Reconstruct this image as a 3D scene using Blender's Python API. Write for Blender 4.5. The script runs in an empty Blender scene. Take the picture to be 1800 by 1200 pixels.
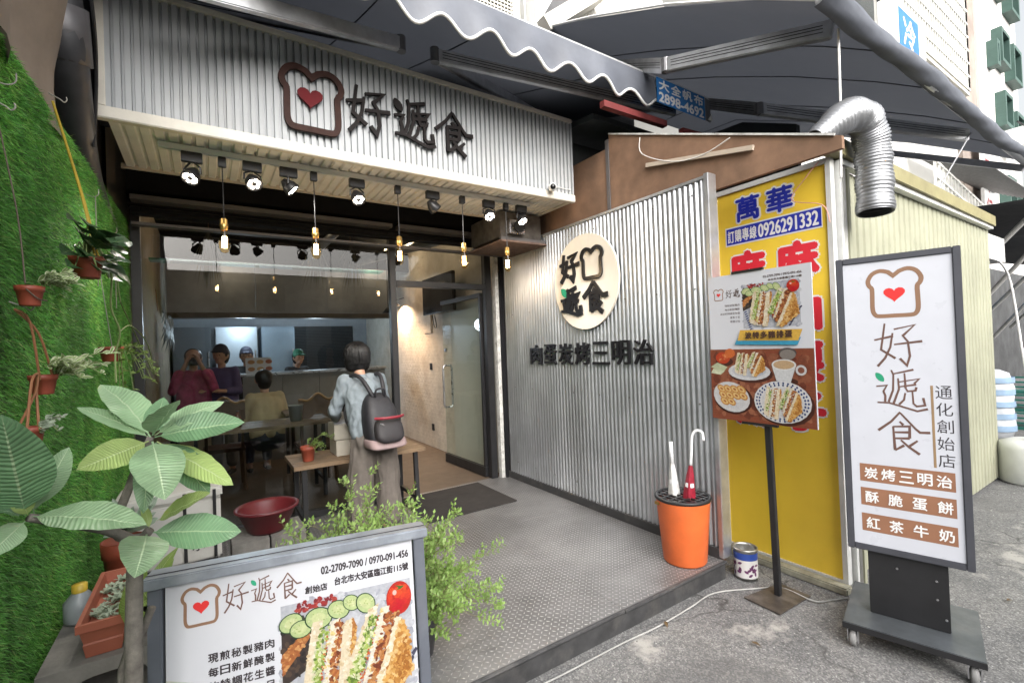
import bpy, bmesh, math, random
import numpy as np
from mathutils import Vector, Matrix
random.seed(7); rng = np.random.default_rng(7)
S = bpy.context.scene
COL = S.collection
R = math.radians

# ------------------------------------------------------------------ camera
cam_d = bpy.data.cameras.new('camera'); cam = bpy.data.objects.new('camera', cam_d); COL.objects.link(cam)
cam_d.sensor_width = 36; cam_d.lens = 16.42; cam_d.clip_end = 600; cam_d.clip_start = .02
_x = Vector((.83555, -.54810, -.03798)); _y = Vector((.02607, -.02950, .99922)); _z = Vector((-.54879, -.83590, -.01036))
m = Matrix((_x, _y, _z)).transposed().to_4x4(); m.translation = (0, 0, 1.6)
cam.matrix_world = m
S.camera = cam
# ------------------------------------------------------------------ sky, sun, exposure
W = bpy.data.worlds.new('World'); S.world = W; W.use_nodes = True
wn = W.node_tree.nodes; wl = W.node_tree.links; wn.clear()
SUN_EL, SUN_AZ = 29, 196        # azimuth clockwise from +Y
sky = wn.new('ShaderNodeTexSky'); sky.sky_type = 'NISHITA'; sky.sun_disc = False
sky.sun_elevation = R(SUN_EL); sky.sun_rotation = R(SUN_AZ); sky.air_density = 1.6; sky.dust_density = 6; sky.ozone_density = .6
hsv = wn.new('ShaderNodeHueSaturation'); hsv.inputs['Saturation'].default_value = .22; hsv.inputs['Value'].default_value = 1.0
bg = wn.new('ShaderNodeBackground'); bg.inputs['Strength'].default_value = .115
wo = wn.new('ShaderNodeOutputWorld')
wl.new(sky.outputs[0], hsv.inputs['Color']); wl.new(hsv.outputs[0], bg.inputs[0]); wl.new(bg.outputs[0], wo.inputs[0])
sd = bpy.data.lights.new('sun', 'SUN'); sd.energy = 1.5; sd.angle = R(85); sd.color = (1, .98, .96)
so = bpy.data.objects.new('sun', sd); COL.objects.link(so)
_sv = Vector((math.sin(R(SUN_AZ))*math.cos(R(SUN_EL)), math.cos(R(SUN_AZ))*math.cos(R(SUN_EL)), math.sin(R(SUN_EL))))
so.rotation_euler = _sv.to_track_quat('Z', 'Y').to_euler(); so.location = (0, -4, 14)
S.view_settings.view_transform = 'Standard'; S.view_settings.look = 'None'; S.view_settings.gamma = 1
S.view_settings.use_curve_mapping = False; S.view_settings.exposure = 1.5
S.cycles.use_denoising = True
S.cycles.max_bounces = 7; S.cycles.transparent_max_bounces = 10; S.cycles.caustics_reflective = False; S.cycles.caustics_refractive = False
S.cycles.sample_clamp_indirect = 6

# ------------------------------------------------------------------ materials
_M = {}
def mat(name, col=(.5, .5, .5), rough=.6, metal=0, var=.18, scale=6, bump=0, bscale=80, emis=0, dirt=0, dcol=(.05, .045, .04), ecol=None, attr=None, spec=.5, coat=0, sss=0):
    if name in _M: return _M[name]
    M = bpy.data.materials.new(name); M.use_nodes = True; nt = M.node_tree; N = nt.nodes; Lk = nt.links
    b = N['Principled BSDF']; b.inputs['Roughness'].default_value = rough; b.inputs['Metallic'].default_value = metal
    b.inputs['Specular IOR Level'].default_value = spec; b.inputs['Coat Weight'].default_value = coat
    tc = N.new('ShaderNodeTexCoord')
    if attr:
        a = N.new('ShaderNodeVertexColor'); a.layer_name = attr; base = a.outputs[0]
    else:
        rgb = N.new('ShaderNodeRGB'); rgb.outputs[0].default_value = (*col, 1); base = rgb.outputs[0]
    def noise(sc, det=5):
        n = N.new('ShaderNodeTexNoise'); n.inputs['Scale'].default_value = sc; n.inputs['Detail'].default_value = det
        n.inputs['Roughness'].default_value = .62; Lk.new(tc.outputs['Object'], n.inputs['Vector']); return n.outputs['Fac']
    if var:
        mr = N.new('ShaderNodeMapRange'); mr.inputs['From Min'].default_value = .3; mr.inputs['From Max'].default_value = .7
        mr.inputs['To Min'].default_value = 1-var; mr.inputs['To Max'].default_value = 1+var*.6
        Lk.new(noise(scale), mr.inputs['Value'])
        mx = N.new('ShaderNodeMix'); mx.data_type = 'RGBA'; mx.blend_type = 'MULTIPLY'; mx.inputs[0].default_value = 1
        Lk.new(base, mx.inputs[6]); Lk.new(mr.outputs[0], mx.inputs[7]); base = mx.outputs[2]
        mr2 = N.new('ShaderNodeMapRange'); mr2.inputs['To Min'].default_value = max(.03, rough-.12); mr2.inputs['To Max'].default_value = min(1, rough+.14)
        Lk.new(noise(scale*2.3), mr2.inputs['Value']); Lk.new(mr2.outputs[0], b.inputs['Roughness'])
    if dirt:
        mr = N.new('ShaderNodeMapRange'); mr.inputs['From Min'].default_value = .52; mr.inputs['From Max'].default_value = .72; mr.inputs['To Max'].default_value = dirt
        Lk.new(noise(scale*.6, 9), mr.inputs['Value'])
        mx = N.new('ShaderNodeMix'); mx.data_type = 'RGBA'; Lk.new(mr.outputs[0], mx.inputs[0]); Lk.new(base, mx.inputs[6]); mx.inputs[7].default_value = (*dcol, 1); base = mx.outputs[2]
    Lk.new(base, b.inputs['Base Color'])
    if bump:
        bp = N.new('ShaderNodeBump'); bp.inputs['Strength'].default_value = bump; bp.inputs['Distance'].default_value = .004
        Lk.new(noise(bscale, 4), bp.inputs['Height']); Lk.new(bp.outputs[0], b.inputs['Normal'])
    if emis:
        if ecol: b.inputs['Emission Color'].default_value = (*ecol, 1)
        else: Lk.new(base, b.inputs['Emission Color'])
        b.inputs['Emission Strength'].default_value = emis
    if sss: b.inputs['Subsurface Weight'].default_value = sss; b.inputs['Subsurface Radius'].default_value = (.02, .01, .005)
    _M[name] = M; return M

def glass_mat(name, tint=(.93, .97, .95), ior=1.45, rough=.0, minf=0):
    if name in _M: return _M[name]
    M = bpy.data.materials.new(name); M.use_nodes = True; nt = M.node_tree; N = nt.nodes; Lk = nt.links
    N.remove(N['Principled BSDF']); out = N['Material Output']
    t = N.new('ShaderNodeBsdfTransparent'); t.inputs[0].default_value = (*tint, 1)
    g = N.new('ShaderNodeBsdfGlossy'); g.inputs['Roughness'].default_value = rough
    fr = N.new('ShaderNodeFresnel'); fr.inputs[0].default_value = ior
    mx = N.new('ShaderNodeMixShader')
    if minf:
        ad = N.new('ShaderNodeMath'); ad.operation = 'MAXIMUM'; ad.inputs[1].default_value = minf; Lk.new(fr.outputs[0], ad.inputs[0]); f = ad.outputs[0]
    else: f = fr.outputs[0]
    ge = N.new('ShaderNodeNewGeometry'); mu = N.new('ShaderNodeMath'); mu.operation = 'MULTIPLY'; iv = N.new('ShaderNodeMath'); iv.operation = 'SUBTRACT'; iv.inputs[0].default_value = 1; Lk.new(ge.outputs['Backfacing'], iv.inputs[1]); Lk.new(f, mu.inputs[0]); Lk.new(iv.outputs[0], mu.inputs[1]); f = mu.outputs[0]
    Lk.new(f, mx.inputs[0]); Lk.new(t.outputs[0], mx.inputs[1]); Lk.new(g.outputs[0], mx.inputs[2]); Lk.new(mx.outputs[0], out.inputs[0])
    _M[name] = M; return M

def leaf_mat(name, col, vein=(.5, .6, .35), trans=.35, stripes=True, edge=None):
    """leaf: mid rib and side veins from the leaf's own UV (u across -1..1, v along)"""
    if name in _M: return _M[name]
    M = bpy.data.materials.new(name); M.use_nodes = True; nt = M.node_tree; N = nt.nodes; Lk = nt.links
    b = N['Principled BSDF']; b.inputs['Roughness'].default_value = .33
    uv = N.new('ShaderNodeUVMap'); sp = N.new('ShaderNodeSeparateXYZ'); Lk.new(uv.outputs[0], sp.inputs[0])
    def mth(op, a, c=None):
        n = N.new('ShaderNodeMath'); n.operation = op
        for i, v in enumerate((a, c)):
            if v is None: continue
            if isinstance(v, (int, float)): n.inputs[i].default_value = v
            else: Lk.new(v, n.inputs[i])
        return n.outputs[0]
    au = mth('ABSOLUTE', mth('SUBTRACT', sp.outputs[0], .5))
    rib = mth('LESS_THAN', au, .018)
    wv = mth('SINE', mth('MULTIPLY', mth('SUBTRACT', sp.outputs[1], mth('MULTIPLY', au, .22)), 150.))
    sv = mth('MULTIPLY', mth('GREATER_THAN', wv, .86), .28) if stripes else 0
    fac = mth('MAXIMUM', rib, sv)
    tc = N.new('ShaderNodeTexCoord'); no = N.new('ShaderNodeTexNoise'); no.inputs['Scale'].default_value = 14; no.inputs['Detail'].default_value = 5; Lk.new(tc.outputs['Object'], no.inputs[0])
    mr = N.new('ShaderNodeMapRange'); mr.inputs[1].default_value = .3; mr.inputs[2].default_value = .7; mr.inputs[3].default_value = .72; mr.inputs[4].default_value = 1.15; oi = N.new('ShaderNodeObjectInfo'); Lk.new(mth('ADD', no.outputs[0], mth('MULTIPLY', mth('SUBTRACT', oi.outputs['Random'], .5), .3)), mr.inputs[0])
    mx0 = N.new('ShaderNodeMix'); mx0.data_type = 'RGBA'; mx0.blend_type = 'MULTIPLY'; mx0.inputs[0].default_value = 1; mx0.inputs[6].default_value = (*col, 1); Lk.new(mr.outputs[0], mx0.inputs[7])
    mx = N.new('ShaderNodeMix'); mx.data_type = 'RGBA'; Lk.new(fac, mx.inputs[0]); Lk.new(mx0.outputs[2], mx.inputs[6]); mx.inputs[7].default_value = (*vein, 1)
    c = mx.outputs[2]
    if edge:
        me = N.new('ShaderNodeMix'); me.data_type = 'RGBA'; Lk.new(mth('GREATER_THAN', au, .27), me.inputs[0]); Lk.new(c, me.inputs[6]); me.inputs[7].default_value = (*edge, 1); c = me.outputs[2]
    Lk.new(c, b.inputs['Base Color'])
    bp = N.new('ShaderNodeBump'); bp.inputs['Strength'].default_value = .35; bp.inputs['Distance'].default_value = .003; Lk.new(wv, bp.inputs['Height']); Lk.new(bp.outputs[0], b.inputs['Normal'])
    tr = N.new('ShaderNodeBsdfTranslucent'); Lk.new(c, tr.inputs[0])
    ms = N.new('ShaderNodeMixShader'); ms.inputs[0].default_value = trans; Lk.new(b.outputs[0], ms.inputs[1]); Lk.new(tr.outputs[0], ms.inputs[2]); Lk.new(ms.outputs[0], N['Material Output'].inputs[0])
    _M[name] = M; return M

# ------------------------------------------------------------------ mesh builder
class MB:
    def __init__(s): s.v = []; s.f = []; s.c = None; s.uv = None
    def add(s, v, f):
        o = len(s.v); s.v += [tuple(p) for p in v]; s.f += [tuple(i+o for i in q) for q in f]; return s
    def box(s, a, b):
        (x0, y0, z0), (x1, y1, z1) = a, b
        x0, x1 = sorted((x0, x1)); y0, y1 = sorted((y0, y1)); z0, z1 = sorted((z0, z1))
        return s.add([(x0,y0,z0),(x1,y0,z0),(x1,y1,z0),(x0,y1,z0),(x0,y0,z1),(x1,y0,z1),(x1,y1,z1),(x0,y1,z1)],
                     [(0,3,2,1),(4,5,6,7),(0,1,5,4),(1,2,6,5),(2,3,7,6),(3,0,4,7)])
    def fbox(s, F, a, b):
        t = MB().box(a, b); return s.add([F(*p) for p in t.v], t.f)
    def bar(s, p, q, w, h, up=(0, 0, 1)):
        p, q = Vector(p), Vector(q); d = (q-p).normalized(); sd_ = d.cross(Vector(up))
        if sd_.length < 1e-4: sd_ = d.cross(Vector((1, 0, 0)))
        sd_.normalize(); u = sd_.cross(d).normalized(); vs = []
        for e in (p, q):
            for a_, b_ in ((-1,-1),(1,-1),(1,1),(-1,1)): vs.append(e+sd_*a_*w/2+u*b_*h/2)
        return s.add(vs, [(3,2,1,0),(4,5,6,7),(0,1,5,4),(1,2,6,5),(2,3,7,6),(3,0,4,7)])
    def tube(s, pts, r, n=8, cap=True):
        pts = [Vector(p) for p in pts]; k = len(pts); rs = r if isinstance(r, (list, tuple)) else [r]*k
        base = len(s.v); prev = None
        for i, p in enumerate(pts):
            d = (pts[min(i+1, k-1)]-pts[max(i-1, 0)]).normalized()
            if prev is None:
                a = d.cross(Vector((0, 0, 1)));  a = a if a.length > 1e-3 else d.cross(Vector((1, 0, 0)))
            else: a = prev-d*prev.dot(d)
            a.normalize(); prev = a; b_ = d.cross(a)
            for j in range(n):
                t = 2*math.pi*j/n; s.v.append(tuple(p+(a*math.cos(t)+b_*math.sin(t))*rs[i]))
        for i in range(k-1):
            for j in range(n):
                q = (j+1) % n; s.f.append((base+i*n+j, base+i*n+q, base+(i+1)*n+q, base+(i+1)*n+j))
        if cap: s.f.append(tuple(base+j for j in reversed(range(n)))); s.f.append(tuple(base+(k-1)*n+j for j in range(n)))
        return s
    def lathe(s, prof, c=(0, 0, 0), n=24, axis=(0, 0, 1)):
        ax = Vector(axis).normalized(); a = ax.orthogonal().normalized(); b_ = ax.cross(a); c = Vector(c); base = len(s.v)
        for r, h in prof:
            for j in range(n):
                t = 2*math.pi*j/n; s.v.append(tuple(c+ax*h+(a*math.cos(t)+b_*math.sin(t))*r))
        for i in range(len(prof)-1):
            for j in range(n):
                q = (j+1) % n; s.f.append((base+i*n+j, base+i*n+q, base+(i+1)*n+q, base+(i+1)*n+j))
        return s
    def sheet(s, prof, p2):
        """profile polyline swept by vector p2"""
        k = len(prof); o = len(s.v); d = Vector(p2)
        s.v += [tuple(p) for p in prof]+[tuple(Vector(p)+d) for p in prof]
        s.f += [(o+i, o+i+1, o+k+i+1, o+k+i) for i in range(k-1)]; return s

def obj(name, mb, m, parent=None, smooth=False, bevel=0):
    off = Vector(parent['_w']) if parent is not None else Vector((0, 0, 0))
    me = bpy.data.meshes.new(name)
    vs = np.array(mb.v, dtype=float)-np.array(off)
    me.from_pydata([tuple(x) for x in vs], [], mb.f)
    if mb.c is not None:
        a = me.color_attributes.new('Col', 'FLOAT_COLOR', 'CORNER'); arr = []
        for fi, f in enumerate(mb.f): arr += [(*mb.c[fi], 1)]*len(f)
        a.data.foreach_set('color', np.array(arr, dtype=np.float32).ravel())
    if mb.uv is not None:
        l = me.uv_layers.new(name='UVMap'); arr = [mb.uv[v] for f in mb.f for v in f]; l.data.foreach_set('uv', np.array(arr, dtype=np.float32).ravel())
    me.update()
    if bevel:
        bm = bmesh.new(); bm.from_mesh(me); bmesh.ops.recalc_face_normals(bm, faces=bm.faces)
        bmesh.ops.bevel(bm, geom=bm.edges[:], offset=bevel, segments=2, affect='EDGES', clamp_overlap=True); bm.to_mesh(me); bm.free()
    else:
        bm = bmesh.new(); bm.from_mesh(me); bmesh.ops.recalc_face_normals(bm, faces=bm.faces); bm.to_mesh(me); bm.free()
    if smooth: me.shade_smooth() if hasattr(me, 'shade_smooth') else None
    if smooth: me.polygons.foreach_set('use_smooth', [True]*len(me.polygons))
    me.materials.append(m)
    o = bpy.data.objects.new(name, me); COL.objects.link(o); o['_w'] = tuple(off)
    if parent is not None: o.parent = parent
    return o
def rawobj(name, verts, faces, m, parent=None, cols=None, smooth=False):
    """fast path for large meshes: verts (n,3) array, faces (k,3|4) array, cols per face"""
    off = np.array(parent['_w']) if parent is not None else np.zeros(3)
    me = bpy.data.meshes.new(name); k = faces.shape[1]
    me.vertices.add(len(verts)); me.vertices.foreach_set('co', (verts-off).astype(np.float32).ravel())
    me.loops.add(faces.size); me.loops.foreach_set('vertex_index', faces.astype(np.int32).ravel())
    me.polygons.add(len(faces)); me.polygons.foreach_set('loop_start', np.arange(len(faces), dtype=np.int32)*k)
    if smooth: me.polygons.foreach_set('use_smooth', np.ones(len(faces), dtype=bool))
    me.update(); me.validate()
    if cols is not None:
        a = me.color_attributes.new('Col', 'FLOAT_COLOR', 'CORNER'); c4 = np.ones((len(faces), 4), np.float32); c4[:, :3] = cols
        a.data.foreach_set('color', np.repeat(c4, k, axis=0).ravel())
    me.materials.append(m); o = bpy.data.objects.new(name, me); COL.objects.link(o); o['_w'] = tuple(off)
    if parent is not None: o.parent = parent
    return o
def thing(name, label, cat, loc=(0, 0, 0), group=None):
    o = bpy.data.objects.new(name, None); COL.objects.link(o); o.location = loc; o['_w'] = tuple(loc)
    o.empty_display_size = .1; o['label'] = label; o['category'] = cat
    if group: o['group'] = group
    return o
def tag(o, label, cat, group=None):
    o['label'] = label; o['category'] = cat
    if group: o['group'] = group
    return o
def struct(o): o['kind'] = 'structure'; return o
def stuff(o): o['kind'] = 'stuff'; return o
def dup(root, loc, label=None):
    r = root.copy(); COL.objects.link(r); r.location = loc; r['_w'] = tuple(loc)
    if label: r['label'] = label
    for ch in list(root.children):
        c = ch.copy(); COL.objects.link(c); c.parent = r
        for g in list(ch.children):
            d = g.copy(); COL.objects.link(d); d.parent = c
    return r
def frame(o, u, v):
    o, u, v = Vector(o), Vector(u).normalized(), Vector(v).normalized(); n = u.cross(v).normalized()
    return lambda a, b, c=0: o+u*a+v*b+n*c
def lamp(name, kind, loc, energy, color, parent, radius=.02, aim=None, angle=60, blend=.5):
    l = bpy.data.lights.new(name, kind); l.energy = energy; l.color = color
    if kind != 'SUN': l.shadow_soft_size = radius
    if kind == 'SPOT': l.spot_size = R(angle); l.spot_blend = blend
    o = bpy.data.objects.new(name, l); COL.objects.link(o); o.parent = parent; o.location = Vector(loc)-Vector(parent['_w'])
    if aim: o.rotation_euler = (-Vector(aim)).to_track_quat('Z', 'Y').to_euler()
    return o

# ---- lettering
_tc = bpy.data.curves.new('lettering_curve', 'FONT'); _to = bpy.data.objects.new('lettering_curve', _tc)
COL.objects.link(_to)
def text_geo(body, offset=0, space=1.0):
    _tc.body = body; _tc.offset = offset; _tc.space_character = space; _tc.resolution_u = 3
    bpy.context.view_layer.update()
    me = _to.to_mesh(); n = len(me.vertices); a = np.zeros(n*3); me.vertices.foreach_get('co', a); a = a.reshape(-1, 3)
    fs = [tuple(p.vertices) for p in me.polygons]; _to.to_mesh_clear(); return a[:, :2], fs
def text_mb(F, body, a0, b0, w, h, c=.001, depth=0, offset=0, mb=None, keep=False, space=1.0):
    """lettering filling the rectangle (a0,b0,w,h) of frame F"""
    mb = mb or MB(); p, fs = text_geo(body, 0, space)
    lo = p.min(0); sz = np.maximum(p.max(0)-lo, 1e-4); sx, sy = w/sz[0], h/sz[1]
    if keep: sx = sy = min(sx, sy)
    if offset > 0:
        rr = offset*min(w, h)*(1 if len(body) == 1 else 1); w2, h2 = max(1e-4, w-2*rr), max(1e-4, h-2*rr); sx, sy = w2/sz[0], h2/sz[1]; kk = 8 if offset > .03 else 4
        for k in range(kk+1):
            ox, oy = (rr*math.cos(2*math.pi*k/kk), rr*math.sin(2*math.pi*k/kk)) if k < kk else (0, 0)
            q = (p-lo)*[sx, sy]+[a0+rr+ox, b0+rr+oy]; _ext(mb, F, q, fs, c, depth+.00008*k)
        return mb
    q = (p-lo)*[sx, sy]+[a0, b0]; return _ext(mb, F, q, fs, c, depth)
def _ext(mb, F, q, fs, c, depth):
    n = len(q)
    top = [F(x, y, c+depth) for x, y in q]
    if depth < .002: return mb.add(top, fs)
    bot = [F(x, y, c) for x, y in q]
    from collections import Counter
    ed = Counter(); dr = {}
    for f in fs:
        for i in range(len(f)):
            e = (f[i], f[(i+1) % len(f)]); k = tuple(sorted(e)); ed[k] += 1; dr[k] = e
    side = [(dr[k][0]+n, dr[k][1]+n, dr[k][1], dr[k][0]) for k, cnt in ed.items() if cnt == 1]
    return mb.add(top+bot, fs+side)
def column_mb(F, body, a0, btop, w, h, step, c=.001, offset=0, mb=None):
    mb = mb or MB()
    for i, ch in enumerate(body): text_mb(F, ch, a0, btop-h-i*step, w, h, c, 0, offset, mb)
    return mb

STROKES = {
 'hao': [[(.24,.98),(.19,.68),(.14,.39),(.29,.29),(.44,.19)], [(.4,.76),(.34,.44),(.22,.2),(.05,.01)], [(0,.61),(.41,.69)], [(.43,.84),(.86,.92),(.6,.68)],
         [(.6,.71),(.71,.56),(.74,.24),(.67,.03),(.53,.19)], [(.42,.5),(1,.56)]],
 'di': [[(.34,.875),(.76,.98)], [(.32,.97),(.36,.86),(.34,.5),(.24,.22)], [(.58,.9),(.59,.55)], [(.45,.69),(.86,.77),(.76,.66)], [(.45,.78),(.46,.53),(.34,.19)],
        [(.47,.58),(.8,.64)], [(.59,.55),(.63,.48),(.78,.5),(.8,.58)], [(.58,.44),(.55,.28),(.45,.17)], [(.72,.47),(.73,.2),(.79,.14),(.95,.17),(.92,.34)],
        [(0,.58),(.22,.61),(.145,.47),(.18,.36),(.17,.22)], [(.01,.2),(.25,.2),(.8,.03),(1,.09)]],
 'shi': [[(.45,.97),(.27,.74),(0,.51)], [(.45,.95),(.73,.6),(.81,.52),(1,.53)], [(.43,.75),(.5,.67)], [(.3,.63),(.32,.07)], [(.3,.62),(.62,.65),(.61,.37)],
         [(.33,.49),(.6,.51)], [(.33,.35),(.61,.37)], [(.32,.07),(.5,.2)], [(.44,.32),(.58,.18),(.79,.02)], [(.76,.33),(.59,.18)]]}
def ribbon(mb, F, pts, w0, w1, c, depth, closed=False):
    p = [Vector((x, y)) for x, y in pts]; k = len(p); L_, R_ = [], []
    for i in range(k):
        if closed: d0 = (p[i]-p[i-1]).normalized(); d1 = (p[(i+1) % k]-p[i]).normalized()
        else: d0 = (p[i]-p[max(i-1, 0)]); d1 = (p[min(i+1, k-1)]-p[i]); d0 = d0.normalized() if d0.length > 1e-6 else d1.normalized(); d1 = d1.normalized() if d1.length > 1e-6 else d0
        t = d0+d1; t = t.normalized() if t.length > 1e-3 else d0; nr = Vector((-t.y, t.x)); s_ = 1/max(.55, nr.dot(Vector((-d1.y, d1.x))))
        w = (w0+(w1-w0)*i/max(1, k-1))/2*s_; L_.append(p[i]+nr*w); R_.append(p[i]-nr*w)
    vs, fs = [], []
    lay = [c+depth, c] if depth else [c]
    for cc in lay:
        vs += [F(q.x, q.y, cc) for q in L_]+[F(q.x, q.y, cc) for q in R_]
    rg = range(k) if closed else range(k-1)
    for i in rg:
        j = (i+1) % k; fs.append((i, k+i, k+j, j))
        if depth: fs += [(2*k+i, i, j, 2*k+j), (k+i, 3*k+i, 3*k+j, k+j)]
    if depth and not closed: fs += [(0, 2*k, 3*k, k), (k-1, 2*k-1, 4*k-1, 3*k-1)]
    return mb.add(vs, fs)
def smooth_pts(pts, n=4, closed=False):
    P = [Vector(p) for p in pts]; k = len(P); out = []
    for i in range(k if closed else k-1):
        g = lambda j: P[j % k] if closed else P[max(0, min(k-1, j))]
        a, b_, c_, d = g(i-1), g(i), g(i+1), g(i+2)
        for t in range(n):
            u = t/n; out.append(.5*((2*b_)+(c_-a)*u+(2*a-5*b_+4*c_-d)*u*u+(3*b_-a-3*c_+d)*u**3))
    if not closed: out.append(P[-1])
    return [tuple(q) for q in out]
def glyph_mb(F, key, a0, b0, w, h, c=.001, depth=0, width=.07, mb=None):
    mb = mb or MB()
    for i, st in enumerate(STROKES[key]):
        pts = [(a0+x*w, b0+y*h) for x, y in st]
        ribbon(mb, F, pts, width*w*.85, width*w*1.25, c+i*.00006, depth)
    return mb
BREAD_L = [(.49,.86),(.6,.945),(.75,.985),(.9,.93),(.985,.79),(.965,.68),(.915,.61),(.915,.4),(.915,.16),(.87,.05),(.78,.02),(.5,.02),(.22,.02),(.13,.05),(.085,.16),(.085,.4),(.085,.61),(.035,.68),(.015,.79),(.1,.93),(.25,.985),(.4,.945)]
def bread_mb(F, a0, b0, w, h, c, depth, width):
    pts = BREAD_L[1:]; sm = smooth_pts(pts, 3); sm = [BREAD_L[0]]+sm
    return ribbon(MB(), F, [(a0+x*w, b0+y*h) for x, y in sm], width, width, c, depth, closed=True)
def heart_pts(cx, cy, w, h, n=22):
    o = []
    for i in range(n):
        t = 2*math.pi*i/n; x = 16*math.sin(t)**3/16; y = (13*math.cos(t)-5*math.cos(2*t)-2*math.cos(3*t)-math.cos(4*t))/16
        o.append((cx+x*w/2, cy+y*h/2))
    return o
def poly_mb(F, pts, c, depth=0, mb=None):
    mb = mb or MB(); k = len(pts); top = [F(x, y, c+depth) for x, y in pts]
    cx = sum(p[0] for p in pts)/k; cy = sum(p[1] for p in pts)/k
    vs = top+[F(cx, cy, c+depth)]; fs = [(i, (i+1) % k, k) for i in range(k)]
    if depth:
        vs += [F(x, y, c) for x, y in pts]; fs += [(k+1+i, k+1+(i+1) % k, (i+1) % k, i) for i in range(k)]
    return mb.add(vs, fs)
def leaf_pts(cx, cy, w, h, ang):
    o = []
    for i in range(14):
        t = 2*math.pi*i/14; x = math.cos(t)*.5; y = math.sin(t)*.5*abs(math.sin(t/1))**.4*(.55)
        o.append((cx+(x*math.cos(ang)-y*math.sin(ang))*w, cy+(x*math.sin(ang)+y*math.cos(ang))*h))
    return o

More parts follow.
